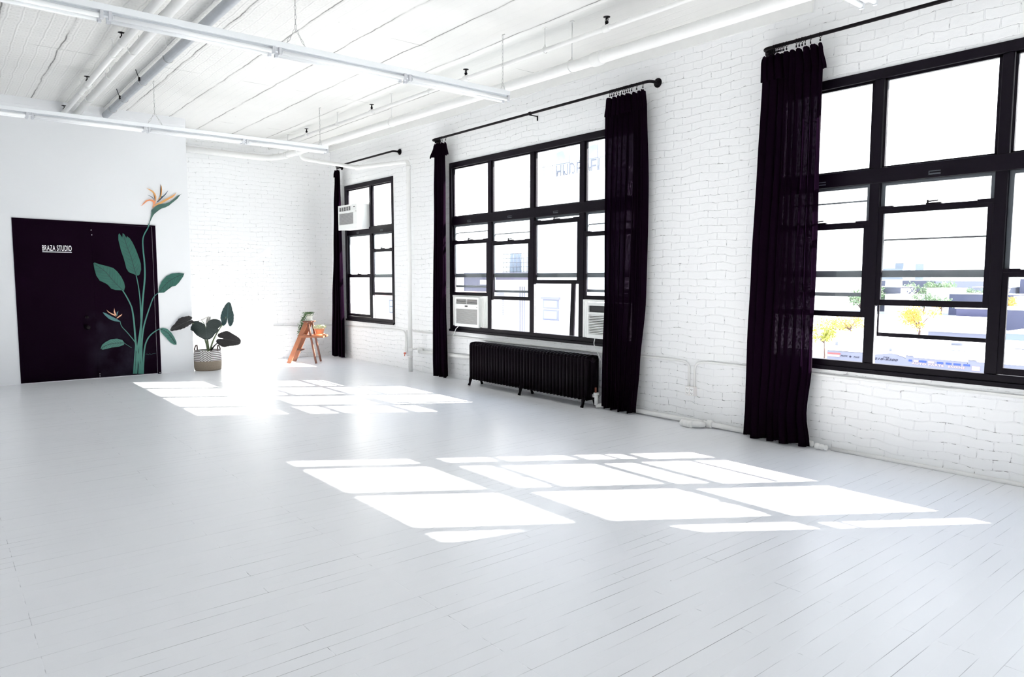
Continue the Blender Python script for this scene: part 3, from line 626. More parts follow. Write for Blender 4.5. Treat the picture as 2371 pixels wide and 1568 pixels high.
for x in (xa + .02, 5.575, xb - .07):
    for y, sg in ((-.235, -1), (-.065, 1)):
        m = MB(); m.tube([(x, y - sg * .02, .12), (x, y, .075), (x, y + sg * .008, .035), (x, y + sg * .022, .004)], [.026, .020, .014, .019], 8); m.build('leg', M['black_iron'], ra)
m = MB(); m.tube([(6.70, -.15, .135), (6.745, -.15, .135)], .02, 10); m.tube([(6.745, -.15, .15), (6.745, -.15, .035)], .021, 10)
m.tube([(6.745, -.15, .17), (6.745, -.15, .15)], .03, 10); m.build('valve', M['white_paint'], ra)
m = MB(); m.tube([(6.735, -.15, .17), (6.735, -.15, .225)], .011, 8); m.build('air_vent', M['rust'], ra)

# ------------------------------------------------------------ pipes along the wall and floor
def pipe(name, label, pts, r, m='white_paint', extra=None, cat='pipe', group=None, fil=.06, seg=14):
    mb = MB(); mb.tube(fillet(pts, fil) if len(pts) > 2 else pts, r, seg)
    if not extra:
        o = mb.build(name, M[m]); tag(o, label, cat, group); return o
    c = Vector(pts[0]).lerp(Vector(pts[-1]), .5); t = thing(name, c, label, cat, group); mb.build('pipe_run', M[m], t); extra(t); return t
def coupling(m, p, ax, r, l): m.lathe([(r * .9, -l / 2), (r, -l / 2 + .006), (r, l / 2 - .006), (r * .9, l / 2)], p, 16, ax)
pipe('electrical_conduit', 'thin white conduit under the smallest window, bending down beside the riser pipe', [(.02, -.016, .548), (2.40, -.016, .594), (2.56, -.016, .58), (2.56, -.016, .30)], .011, fil=.12)
pipe('electrical_conduit', 'thin white conduit running behind the radiator to the wall socket from the left', [(2.66, -.016, .60), (5.0, -.016, .585), (7.72, -.016, .605), (7.847, -.016, .59), (7.847, -.016, .363)], .011, fil=.12)
pipe('electrical_conduit', 'thin white conduit leaving the wall socket to the right, under the right-hand window', [(7.912, -.016, .363), (7.912, -.016, .59), (8.04, -.016, .612), (12.9, -.016, .602)], .011, fil=.12)
pipe('electrical_conduit', 'thin white conduit low on the brick back wall behind the plant stand', [(.016, -.03, .548), (.016, -2.6, .60)], .011)
def sock(t):
    m = MB(); m.box(2.535, 2.585, -.035, 0, .27, .34); m.build('junction_box', M['white_paint'], t)
    m = MB(); m.lathe([(.0, -.012), (.018, -.008), (.022, 0), (.016, .01), (0, .014)], (2.556, -.03, .245), 12, 'z'); m.tube([(2.556, -.03, .24), (2.54, -.03, .20)], .006, 6); m.build('red_cap', M['red'], t)
pipe('drain_pipe', 'short white pipe with a red cap, just left of the riser pipe', [(2.60, -.02, .60), (2.60, -.02, .30), (2.58, -.02, .26)], .010, extra=sock)
def cpl(t, c_, ax, r_, l_):
    m = MB(); coupling(m, c_, ax, r_, l_); m.build('coupling', M['white_paint'], t)
def rise(t):
    for c_, ax, r_, l_ in (((2.885, -.13, .335), 'z', .038, .05), ((2.885, -.13, .225), 'z', .036, .03), ((2.885, -.13, 3.02), 'z', .040, .05), ((1.30, -.14, 3.20), 'x', .042, .05)): cpl(t, c_, ax, r_, l_)
    m = MB(); m.tube([(2.885, -.13, .335), (2.885, 0, .335)], .01, 8); m.box(2.91, 3.06, -.03, 0, .315, .36); m.build('wall_clamp', M['white_paint'], t)
pipe('riser_pipe', 'white pipe crossing above the smallest window then dropping down the brick to the floor', [(1.02, -1.0, 3.38), (1.03, -.96, 3.29), (1.29, -.14, 3.20), (2.885, -.13, 3.10), (2.885, -.13, 0.0)], .031, extra=rise, fil=.07)
pipe('heating_pipe', 'white heating pipe at shin height between the riser pipe and the radiator', [(2.99, -.04, .305), (4.50, -.04, .335)], .026)
def hv(t):
    m = MB(); m.lathe([(0, -.075), (.022, -.07), (.032, -.06), (.032, -.035), (.024, -.03), (.034, -.02), (.034, .01), (.025, .02), (.036, .03), (.036, .055), (.026, .065)], (7.96, -.185, .036), 14, 'x')
    m.tube([(8.02, -.185, .036), (8.07, -.15, .036), (8.09, -.10, .036)], .028, 12); m.tube([(8.03, -.045, .036), (8.03, -.12, .036), (8.0, -.18, .036)], .026, 12)
    coupling(m, (8.12, -.045, .036), 'x', .037, .06); m.build('steam_trap', M['white_paint'], t)
pipe('heating_pipe', 'white heating pipe on the floor under the wall socket, with a lumpy valve', [(6.745, -.15, .03), (6.80, -.042, .034), (8.09, -.042, .034), (9.12, -.042, .03)], .024, extra=hv, fil=.04)
m = MB(); m.lathe([(0, -.05), (.022, -.045), (.027, -.03), (.024, -.012), (.017, -.006), (.024, .0), (.024, .02), (.016, .03), (.022, .04), (.022, .055), (0, .06)], (9.21, -.085, .03), 16, 'x')
tag(m.build('pipe_valve', M['white_paint']), 'small white valve on the floor at the right foot of the widest curtain', 'valve')
pipe('floor_pipe', 'painted pipe along the floor joint under the right-hand window', [(9.27, -.02, .014), (9.95, -.012, .012), (13.2, -.012, .012)], .016)
# socket
o = thing('wall_socket', (7.88, 0, .323), 'double white electrical socket box on the brick between two curtains', 'socket')
MB().box(7.828, 7.932, -.045, 0, .275, .363).build('back_box', M['outlet'], o, .003)
for xc in (7.855, 7.905):
    m = MB(); m.box(xc - .019, xc + .019, -.050, -.045, .283, .357); f = m.build('socket_face', M['sign_white'], o, .002)
    m = MB()
    for zc in (.302, .338):
        m.box(xc - .009, xc - .006, -.0515, -.050, zc - .005, zc + .005); m.box(xc + .006, xc + .009, -.0515, -.050, zc - .005, zc + .005); m.lathe([(.003, -.0515), (.003, -.050)], (xc, 0, zc - .011), 8, 'y')
    m.build('slot', M['dark'], f, loc=(0, 0, 0))
o = thing('wall_socket', (.02, -2.5, .1), 'small white socket box on the back wall behind the woven basket', 'socket')
MB().box(0, .04, -2.56, -2.49, .03, .20).build('back_box', M['outlet'], o, .003)

# ------------------------------------------------------------ ceiling pipes
def hanger(t, x, y, zp, r, top=H, strap='white_paint', lean=0):
    m = MB(); m.tube([(x + lean, y, top), (x, y, zp + r + .03)], .005, 6)
    m.tube(arc((x, y, zp), r + .004, PI * .5 + .25, PI * 2.5 - .25, 16, 'yz'), .0045, 6); m.tube([(x, y - .012, zp + r + .0), (x, y, zp + r + .035), (x, y + .012, zp + r)], .004, 6)
    m.box(x - .015 + lean, x + .015 + lean, y - .015, y + .015, top - .006, top); m.build('hanger', M[strap], t)
def sprinkler(t, x, y, zp, r):
    m = MB(); m.lathe([(.012, 0), (.014, .012), (.010, .016), (.016, .02), (.016, .03), (.006, .034), (.005, .06), (.008, .064), (.030, .066), (.030, .069), (0, .071)], (x, y, zp + r), 12, 'z')
    m.tube([(x - .013, y, zp + r + .028), (x - .017, y, zp + r + .046), (x - .006, y, zp + r + .062)], .003, 6); m.tube([(x + .013, y, zp + r + .028), (x + .017, y, zp + r + .046), (x + .006, y, zp + r + .062)], .003, 6)
    m.build('sprinkler_head', M['black_metal'], t)
def D_(t):
    for x in (7.73, 5.69, 3.60, 1.546):
        sprinkler(t, x, -1.10, lerp(3.575, 3.50, x / 8.5), .026)
        m = MB(); coupling(m, (x, -1.10, lerp(3.575, 3.50, x / 8.5)), 'x', .031, .075); m.build('tee_fitting', M['white_paint'], t)
    for x in (6.95, 4.98, 2.60, 9.2): hanger(t, x, -1.10, lerp(3.575, 3.50, x / 8.5), .024)
pipe('sprinkler_pipe', 'thin white sprinkler pipe with black heads above the windows', [(.02, -1.10, 3.575), (12.9, -1.10, 3.462)], .021, extra=D_)
def E_(t):
    for x in (7.228, 3.969, .62): hanger(t, x, -1.02, lerp(3.405, 3.32, (x - .3) / 7), .053)
    for c_, r_, l_ in (((7.55, -1.02, 3.314), .061, .11), ((.5, -1.02, 3.403), .058, .08), ((1.03, -1.02, 3.395), .060, .12)): cpl(t, c_, 'x', r_, l_)
pipe('ceiling_pipe', 'thick white pipe under the ceiling above the windows, turning along the back wall', [(12.9, -1.02, 3.255), (7.3, -1.02, 3.317), (.35, -1.02, 3.405), (.13, -1.22, 3.385), (.13, -2.62, 3.40)], .050, extra=E_, fil=.12)
def A_(t):
    for x in (4.479, 2.621, .86):
        sprinkler(t, x, -4.15, 3.565, .03); m = MB(); coupling(m, (x, -4.15, 3.565), 'x', .037, .08); m.build('tee_fitting', M['white_paint'], t)
    for x in (4.06, 2.22, 6.4): hanger(t, x, -4.15, 3.565, .031)
    m = MB(); m.tube([(4.5, -4.15, 3.565), (12.5, -4.11, 3.555)], .036, 14); m.build('wide_run', M['white_paint'], t)
pipe('sprinkler_pipe', 'leftmost white ceiling pipe, thinner, with black sprinkler heads', [(.79, -4.16, 3.565), (4.52, -4.15, 3.565)], .030, extra=A_)
def B_(t):
    for x in (4.3, 3.2, 1.9, 6.2):
        m = MB(); m.tube(arc((x, -4.02, 3.575), .047, PI * .9, PI * 2.1, 12, 'yz') + [(x, -3.965, H)], .0045, 6); m.build('hanger', M['white_paint'], t)
pipe('ceiling_pipe', 'white ceiling pipe running close beside the leftmost sprinkler pipe', [(.79, -4.01, 3.58), (12.5, -4.01, 3.555)], .042, extra=B_)
def C_(t):
    for x in (5.0, 4.1, 3.0, 2.0, 1.3):
        m = MB(); m.tube(arc((x, -3.66, 3.615), .049, PI * .9, PI * 2.1, 12, 'yz') + [(x, -3.60, H)], .004, 6); m.build('hanger', M['chain'], t)
    for x in (3.05, 2.0):
        m = MB(); m.box(x - .02, x + .02, -3.715, -3.70, 3.60, 3.64); m.tube([(x, -3.71, 3.63), (x, -3.74, H)], .004, 6); m.build('clip', M['black_metal'], t)
pipe('ceiling_pipe', 'grey metal ceiling pipe, right of the two white ones', [(.79, -3.66, 3.62), (12.5, -3.66, 3.60)], .044, 'galv', extra=C_)
for x, y, l in ((4.4, -3.75, 'white hook in the ceiling left of the grey pipe, nearest the front light'), (2.95, -3.98, 'small white hook under the ceiling, halfway along the grey pipe')):
    m = MB(); m.tube([(x, y, H), (x, y, H - .05)] + arc((x, y + .018, H - .06), .018, PI, PI * 2, 8, 'yz'), .003, 6); tag(m.build('ceiling_hook', M['white_paint']), l, 'hook')

# ------------------------------------------------------------ strip lights on chains
def chain_mb(a, b):
    a = Vector(a); b = Vector(b); L = (b - a).length; n = max(2, int(L / .034)); m = MB(); t = (b - a).normalized()
    u = t.cross(Vector((0, 1, 0)));
    if u.length < .1: u = t.cross(Vector((1, 0, 0)))
    u.normalize(); v = t.cross(u)
    for k in range(n):
        c = a.lerp(b, (k + .5) / n); s_ = u if k % 2 else v; h = L / n * .62
        m.tube([c + t * (math.sin(q) * h) + s_ * (math.cos(q) * .007) for q in [2 * PI * j / 10 for j in range(10)]], .0018, 5, closed=True)
    return m
def strip(label, x, zt, yend, chains, n=4):
    t = thing('strip_light', (x, yend - n * .6, zt + .04), label, 'ceiling light', 'hanging fluorescent strip lights')
    L = 1.145; ye = yend - n * L
    m = MB(); m.prism_y([(x - .055, zt + .035), (x + .055, zt + .035), (x + .065, zt + .075), (x - .065, zt + .075)], ye, yend - .01); m.build('housing', M['fixture'], t, .003)
    m = MB(); m.box(x - .022, x + .022, ye, yend - .02, zt + .012, zt + .035); m.build('ballast_cover', M['fixture'], t)
    for k in range(n):
        y1 = yend - .02 - k * L; y0 = y1 - L + .05
        for s_ in (-.042, .042):
            m = MB(); m.tube([(x + s_, y0 + .012, zt), (x + s_, y1 - .012, zt)], .0165, 14); m.build('tube', M['tube'], t)
            for y in (y0, y1):
                m = MB(); m.box(x + s_ - .013, x + s_ + .013, y - .010, y + .010, zt - .020, zt + .036); m.lathe([(.0172, -.004), (.0172, .004)], (x + s_, y + (.014 if y == y0 else -.014), zt), 12, 'y'); m.build('socket', M['socket'], t)
    for y, sp in chains:
        za = zt + .075 + .14 if sp > .02 else zt + .16
        chain_mb((x, y, H), (x, y, za)).build('chain', M['chain'], t)
        for s_ in (-1, 1): chain_mb((x, y, za), (x + (0 if sp > .02 else s_ * .02), y + s_ * sp, zt + .075)).build('chain', M['chain'], t)
        m = MB(); m.box(x - .006, x + .03, y - .004, y + .004, H - .006, H); m.build('ceiling_clip', M['chain'], t)
strip('nearer hanging white strip light crossing the upper left of the room', 6.545, 3.115, -1.225, [(-1.28, .012), (-3.34, .085), (-5.5, .085)], 5)
strip('farther hanging white strip light in front of the drywall', 2.655, 3.135, -1.285, [(-1.39, .012), (-3.47, .085), (-5.6, .085)], 5)
strip('strip light of which only the two tube ends show at the top right', 9.86, 3.125, -.955, [(-1.2, .012), (-3.3, .085)], 3)

# ------------------------------------------------------------ window air conditioners
def louvres(mb, x0, x1, y, z0, z1, n, th=.004):
    for k in range(n):
        z = lerp(z0, z1, (k + .5) / n); mb.hexa([(x0, y, z - .0045), (x1, y, z - .0045), (x1, y + .012, z - .001), (x0, y + .012, z - .001), (x0, y, z - .0045 + th), (x1, y, z - .0045 + th), (x1, y + .012, z - .001 + th), (x0, y + .012, z - .001 + th)])
def air_con(label, x0, x1, yf, z0, z1, kind):
    t = thing('air_conditioner', ((x0 + x1) / 2, 0, z0), label, 'air conditioner', None)
    hgt = z1 - z0; wd = x1 - x0
    MB().box(x0, x1, yf + .03, .34, z0 + .006, z1 - .006).build('casing', M['ac_white'], t, .006)
    m = MB(); b = .028
    if kind == 'high': gx1 = x0 + wd * .80; gz = (z0 + hgt * .21, z1 - hgt * .33)
    elif kind == 'slot': gx1 = x1 - .03; gz = (z0 + .045, z0 + hgt * .66)
    else: gx1 = x1 - .03; gz = (z0 + .04, z0 + hgt * .60)
    gx0 = x0 + b
    # front panel as a frame with real openings
    vz = (z1 - hgt * .24, z1 - hgt * .07) if kind != 'slot' else (z1 - hgt * .27, z1 - hgt * .09)
    vx1 = gx1 if kind != 'high' else x0 + wd * .66
    y0, y1 = yf, yf + .03
    m.box(x0, x1, y0, y1, z0, gz[0]); m.box(x0, x1, y0, y1, gz[1], vz[0]); m.box(x0, x1, y0, y1, vz[1], z1)
    m.box(x0, gx0, y0, y1, gz[0], gz[1]); m.box(gx1, x1, y0, y1, gz[0], gz[1]); m.box(x0, gx0, y0, y1, vz[0], vz[1]); m.box(vx1, x1, y0, y1, vz[0], vz[1])
    m.build('front_panel', M['ac_white'], t, .0025)
    m = MB(); m.box(gx0, gx1, y0 + .022, y0 + .030, gz[0], gz[1]); louvres(m, gx0, gx1, y0 + .004, gz[0], gz[1], int((gz[1] - gz[0]) / .0115)); 
    g = MB(); g.box(gx0, gx1, y0 + .020, y0 + .026, gz[0], gz[1]); g.build('filter', M['ac_dark' if kind != 'slot' else 'dark'], t)
    g = MB(); louvres(g, gx0, gx1, y0 + .004, gz[0], gz[1], int((gz[1] - gz[0]) / (.0105 if kind != 'slot' else .0165)), .0042 if kind != 'slot' else .008); g.build('intake_grille', M['ac_shade' if kind != 'slot' else 'ac_white'], t)
    g = MB(); g.box(gx0, vx1, y0 + .018, y0 + .026, vz[0], vz[1]); g.build('vent_recess', M['dark'], t)
    if kind != 'slot':
        g = MB(); louvres(g, gx0, vx1, y0 + .004, vz[0], vz[1], 5, .003); mid = (gx0 + vx1) / 2
        for xx in ([mid] if kind == 'low' else [lerp(gx0, vx1, k / 5) for k in range(1, 5)]): g.box(xx - .005, xx + .005, y0 + .002, y0 + .014, vz[0], vz[1])
        g.build('air_vent', M['ac_shade'], t)
        g = MB(); zc = gz[1] + (vz[0] - gz[1]) * .6; g.box((x0 + x1) / 2 - .035, (x0 + x1) / 2 + .03, y0 - .001, y0 + .002, zc - .009, zc + .009)
        if kind == 'high': g = MB(); g.box(x0 + wd * .82, x0 + wd * .90, y0 - .001, y0 + .002, z1 - hgt * .13, z1 - hgt * .10)
        g.build('badge', M['dark'], t)
        g = MB(); g.lathe([(.006, -.002), (.006, .002)], (x1 - .035, y0, zc - .01), 8, 'y'); g.build('knob', M['dark'], t)
    return t
a1 = air_con('white window air conditioner in the left bay of the middle window', 3.95, 4.50, -.06, .742, 1.145, 'low')
m = MB()
for k in range(9): m.box(3.825 + k * .014, 3.833 + k * .014, .0 + .006 * (k % 2), .03 + .006 * (k % 2), .742, 1.15)
m.build('side_curtain', M['ac_white'], a1)
m = MB()
for k in range(8): m.box(4.504 + k * .014, 4.514 + k * .014, .0 + .006 * (k % 2), .03 + .006 * (k % 2), .742, 1.15)
m.build('side_curtain', M['ac_white'], a1); MB().box(3.822, 4.62, -.004, .03, 1.142, 1.164).build('top_rail', M['ac_white'], a1, .002)
m = MB(); m.tube([(4.0, -.03, .74), (3.95, -.04, .70), (3.88, -.02, .63), (3.84, -.02, .60)], .005, 8); m.build('power_cord', M['ac_white'], a1)
a2 = air_con('white air conditioner with a dark slot, half hidden behind the wide curtain', 6.475, 7.03, -.035, .742, 1.135, 'slot')
m = MB(); m.box(6.384, 6.400, -.004, .03, .742, 1.164); m.box(6.400, 7.1, -.004, .03, 1.142, 1.164)
for k in range(5): m.box(6.398 + k * .014, 6.407 + k * .014, .004 * (k % 2), .025, .742, 1.142)
m.build('side_curtain', M['ac_white'], a2)
m = MB(); m.tube(fillet([(6.60, -.03, .745), (6.60, -.05, .68), (6.68, -.04, .55), (6.80, -.05, .35), (6.82, -.06, .22), (6.73, -.10, .10)], .08), .0045, 8)
m.tube(fillet([(6.82, -.03, .26), (6.70, -.04, .19), (6.82, -.05, .12), (6.74, -.08, .06)], .05), .004, 8); m.build('power_cord', M['ac_white'], a2)
a3 = air_con('white air conditioner sticking out high in the smallest window', .72, 1.405, -.213, 2.205, 2.612, 'high')
MB().box(.61, 1.417, .02, .04, 2.606, 2.64).build('top_rail', M['ac_white'], a3)
m = MB(); m.box(.61, 1.417, .028, .031, 2.64, 2.905); m.build('filler_pane', M['glass'], a3)

# ------------------------------------------------------------ potted plant in a woven basket
pp = thing('potted_plant', (.745, -2.42, 0), 'elephant ear plant with dark leaves in a striped woven basket by the drywall corner', 'potted plant')
def basket_mat():
    m, n, b = newmat('woven_basket'); g = NT(n)
    v = g.node('ShaderNodeTexCoord').outputs['Object']; x, y, z = g.sep(v)
    ang = g.math('ARCTAN2', y, x)
    # white cords over brown jute on the upper part, a chevron facing the room
    d0 = g.math('ABSOLUTE', g.math('SUBTRACT', ang, -.45)); chev = g.math('MULTIPLY', g.ramp(d0, .42, .0), .05)
    zz = g.math('ADD', z, chev)
    st = g.math('ABSOLUTE', g.math('SUBTRACT', g.math('FRACT', g.math('DIVIDE', zz, .027)), .5))
    white = g.ramp(st, .30, .20)
    up = g.ramp(g.math('ADD', z, 0.0), .148, .150)
    tw = g.noise(g.comb(g.math('MULTIPLY', ang, 14), 0.0, g.math('MULTIPLY', z, 160)), 1.0, 3)
    jute = g.mix(tw, (.42, .35, .27), (.22, .18, .14)); dkb = g.mix(tw, (.24, .20, .19), (.13, .11, .11))
    c = g.mix(up, jute, g.mix(white, dkb, (.86, .86, .85)))
    g.put(b.inputs['Base Color'], c); b.inputs['Roughness'].default_value = .85
    h = g.math('SINE', g.math('MULTIPLY', z, 330)); g.put(b.inputs['Normal'], g.bump(g.math('ADD', h, g.math('MULTIPLY', tw, 2)), .5, .004))
    return m
M['basket'] = basket_mat()
bk = MB(); prof = [(.0, .0), (.175, .0), (.19, .01), (.197, .06), (.200, .14), (.198, .22), (.190, .295), (.186, .305), (.178, .305), (.174, .29), (.172, .25), (0, .25)]
bk.lathe(prof, (0, 0, 0), 40); bo = bk.build('basket', M['basket'], pp, loc=(0, 0, 0))
M['soil'] = mat('dark_soil', (.03, .022, .018), .9, noise=.5, nscale=60, bump=.4)
MB().lathe([(.0, .25), (.168, .25), (.16, .268), (.08, .275), (0, .272)], (0, 0, 0), 24).build('soil', M['soil'], pp, loc=(0, 0, 0))
M['rope'] = mat('brown_rope', (.20, .15, .14), .85, noise=.4, nscale=90, bump=.5)
latv = Vector((RT.x, RT.y, 0)).normalized()
for sgn in (-1, 1):
    c = latv * (sgn * .175); fw = Vector((-latv.y, latv.x, 0))
    m = MB(); m.tube([c + fw * .05 + Vector((0, 0, .27)), c * 1.0 + fw * .045 + Vector((0, 0, .33)), c * .95 + fw * .02 + Vector((0, 0, .375)), c * .95 - fw * .02 + Vector((0, 0, .375)), c - fw * .045 + Vector((0, 0, .33)), c - fw * .05 + Vector((0, 0, .27))], .011, 8)
    m.build('handle', M['rope'], bo, loc=(0, 0, 0))
def leaf_mat(name, c1, c2, rough, spec=.6):
    m, n, b = newmat(name); g = NT(n)
    uvn = g.node('ShaderNodeUVMap'); u, v, _ = g.sep(uvn.outputs[0])
    # midrib and side veins from the leaf's own coordinates
    au = g.math('ABSOLUTE', u); mid = g.ramp(au, .03, .0)
    sv = g.math('ABSOLUTE', g.math('SUBTRACT', g.math('FRACT', g.math('ADD', g.math('SUBTRACT', g.math('MULTIPLY', v, 5), g.math('MULTIPLY', au, 3.5)), 20.0)), .5))
    vein = g.math('MAXIMUM', mid, g.math('MULTIPLY', g.ramp(sv, .06, .0), .5))
    nz = g.noise(g.node('ShaderNodeTexCoord').outputs['Object'], 12, 3)
    g.put(b.inputs['Base Color'], g.mix(vein, g.mix(nz, c1, c2), tuple(min(1, q * 2.6 + .02) for q in c1)))
    b.inputs['Roughness'].default_value = rough; b.inputs['Specular IOR Level'].default_value = spec
    g.put(b.inputs['Normal'], g.bump(g.math('ADD', g.math('MULTIPLY', vein, -1.0), nz), .35, .006))
    return m
M['leaf_dark'] = leaf_mat('dark_green_leaf', (.010, .022, .020), (.020, .034, .032), .42)
M['leaf_black'] = leaf_mat('shadow_green_leaf', (.012, .010, .011), (.020, .016, .018), .5)  # green leaf with its shade put into the near-black colour
M['leaf_gloss'] = leaf_mat('glossy_green_leaf', (.016, .050, .050), (.028, .068, .066), .22, .8)
M['leaf_dead'] = leaf_mat('withered_leaf', (.36, .34, .32), (.50, .49, .46), .7, .2)
def heart(L, W, curl, droop, cup, lobe=.5):
    """heart-shaped leaf, petiole joint at origin, tip along +x, normal +z; W = half width over length"""
    vs, uv, fs = [(0, 0, 0)], [(0, 0)], []; NA, NR = 56, 7; amax = PI * .965
    for i in range(NA + 1):
        a = lerp(-amax, amax, i / NA); aa = abs(a)
        r = .60 + .10 * math.cos(a) + .33 * math.exp(-(aa / .42) ** 2)
        if aa > 1.5: r = lerp(r, lobe * 1.12, min(1, (aa - 1.5) / .9))
        if aa > 2.5: r *= 1 - .55 * ((aa - 2.5) / (amax - 2.5)) ** 2
        r *= 1 + .025 * math.sin(a * 7 + L * 40)
        for k in range(1, NR + 1):
            q = r * k / NR; x = q * math.cos(a); y = q * math.sin(a) * W / .60
            z = cup * y * y * 1.4 - droop * max(x, 0) ** 2 + curl * .035 * math.sin(a * 5) * (k / NR) ** 2 + .018 * math.cos(a * 18) * (k / NR)
            vs.append((x * L, y * L, z * L)); uv.append((y, x))
    for i in range(NA):
        o = 1 + i * NR; p_ = o + NR; fs.append((0, o, p_))
        for k in range(NR - 1): fs.append((o + k, o + k + 1, p_ + k + 1, p_ + k))
    return vs, fs, uv
def add_leaf(parent, name, mt, pos, tip, nrm, L, W, curl=.6, droop=.25, cup=.25, lobe=.5):
    vs, fs, uv = heart(L, W, curl, droop, cup, lobe)
    X = Vector(tip).normalized(); Z = Vector(nrm); Z = (Z - X * Z.dot(X)).normalized(); Y = Z.cross(X); P = Vector(pos)
    me = bpy.data.meshes.new(name); me.from_pydata([P + X * v[0] + Y * v[1] + Z * v[2] - parent.location for v in vs], [], fs)
    ul = me.uv_layers.new(name='UVMap')
    for lp in me.loops: ul.data[lp.index].uv = uv[lp.vertex_index]
    for p in me.polygons: p.use_smooth = True
    me.materials.append(mt); o = bpy.data.objects.new(name, me); COL.objects.link(o); o.parent = parent
    md = o.modifiers.new('thickness', 'SOLIDIFY'); md.thickness = .0016; md.offset = 0
    return o
PC = Vector((.745, -2.42, 0)); KM = .00656
def pt(u, v, fwd=0): # a spot in the plant's own upright plane facing the room, metres from the basket centre
    return PC + latv * ((u - 488) * KM) + Vector((.961, -.275, 0)) * fwd + Vector((0, 0, (857 - v) * KM))
TO = Vector((.961, -.275, 0)) # towards the room
def dirv(du, dv, f=0): return latv * du + Vector((0, 0, dv)) + TO * f
add_leaf(pp, 'leaf', M['leaf_black'], pt(443, 742, .40), dirv(-1, -.42, .30), dirv(-.25, .85, 1), .25, .42, droop=.12, cup=.25, lobe=.42)
add_leaf(pp, 'leaf', M['leaf_dark'], pt(486, 760, .16), dirv(.10, -1, .30), dirv(-.02, .35, 1), .155, 1.10, droop=.2, cup=-.12, lobe=1.0)
add_leaf(pp, 'leaf', M['leaf_gloss'], pt(537, 735, .02), dirv(.08, 1, .05), dirv(-.50, .10, 1), .225, .46, droop=.05, cup=.1, lobe=.62)
add_leaf(pp, 'leaf', M['leaf_black'], pt(526, 784, .06), dirv(1, -.16, .1), dirv(.05, .25, 1), .27, .46, droop=.08, cup=.12, lobe=.42)
add_leaf(pp, 'leaf', M['leaf_dead'], pt(466, 744, -.06), dirv(1, .28, .1), dirv(0, 1, .30), .20, .16, droop=-.1, cup=-1.0)
add_leaf(pp, 'leaf', M['leaf_dead'], pt(493, 739, -.05), dirv(-.35, -1, 0), dirv(.5, 0, 1), .10, .30, droop=.3, cup=.5)
def stem(pts, r0, r1, m): mb = MB(); n = len(pts); mb.tube(fillet(pts, .12, 5), [lerp(r0, r1, i / (len(fillet(pts, .12, 5)) - 1)) for i in range(len(fillet(pts, .12, 5)))], 8); return mb.build('stem', m, pp)
M['stem_green'] = mat('pale_green_stem', (.20, .27, .13), .5, col2=(.07, .09, .05), nscale=18)
M['stem_dark'] = mat('dark_stem', (.035, .028, .030), .5)
stem([pt(490, 818), pt(487, 800), pt(480, 775), pt(462, 748, .15), pt(446, 745, .31)], .017, .004, M['stem_green'])
stem([pt(491, 818), pt(490, 798), pt(488, 775, .03), pt(486, 761, .13)], .018, .006, M['stem_green'])
stem([pt(493, 818), pt(500, 792), pt(512, 770), pt(530, 744), pt(534, 733, .02)], .016, .0035, M['stem_green'])
stem([pt(494, 816), pt(504, 800, .03), pt(520, 788, .05), pt(530, 785, .06)], .014, .003, M['stem_dark'])
stem([pt(490, 816, -.02), pt(488, 780, -.05), pt(484, 752, -.05), pt(476, 740, -.05)], .015, .005, M['stem_green'])

# ------------------------------------------------------------ ladder plant stand with two pots
M['wood'] = mat('warm_brown_wood', (.36, .135, .06), .45, col2=(.20, .065, .035), nscale=9, bump=.2)
M['wood2'] = mat('dark_brown_wood', (.22, .085, .05), .5, col2=(.13, .045, .03), nscale=12, bump=.2)
A0 = Vector((.738, -1.150, 0)); AC = Vector((-.235, .188, 0)); LB = Vector((.298, .345, 0)); up = Vector((0, 0, 1))
ps = thing('plant_stand', A0 + AC * .5 + LB * .5, 'small folding wooden ladder stand carrying two potted plants by the far curtain', 'plant stand')
TOPF = .66; HT = .675
def SP(t, c, z): return A0 + LB * t + AC * c + up * z
for c, nm in ((0, 'wood'), (1, 'wood')):
    m = MB(); m.beam(SP(0, c, .0), SP(TOPF, c * .86 + .07, HT), LB, .068, .022); m.build('stringer', M[nm], ps, .002)
for c in (0, 1):
    m = MB(); m.beam(SP(1.0, c, .0), SP(TOPF + .06, c * .8 + .1, HT - .01), LB, .030, .022); m.build('back_leg', M['wood2'], ps, .0015)
for z in (.20,):
    t = z / HT * TOPF; m = MB(); m.hexa([SP(t - .08, .05, z), SP(t + .22, .05, z), SP(t + .22, .95, z), SP(t - .08, .95, z), SP(t - .08, .05, z + .018), SP(t + .22, .05, z + .018), SP(t + .22, .95, z + .018), SP(t - .08, .95, z + .018)]); m.build('step', M['wood2'], ps, .002)
m = MB(); z = .425; m.hexa([SP(.40, -.02, z), SP(1.28, -.02, z), SP(1.28, 1.02, z), SP(.40, 1.02, z), SP(.40, -.02, z + .03), SP(1.28, -.02, z + .03), SP(1.28, 1.02, z + .03), SP(.40, 1.02, z + .03)]); m.build('shelf', M['wood'], ps, .003)
m = MB(); z = HT; m.hexa([SP(TOPF - .13, .05, z), SP(TOPF + .2, .05, z), SP(TOPF + .2, .92, z), SP(TOPF - .13, .92, z), SP(TOPF - .13, .05, z + .018), SP(TOPF + .2, .05, z + .018), SP(TOPF + .2, .92, z + .018), SP(TOPF - .13, .92, z + .018)]); m.build('top_board', M['wood2'], ps, .002)
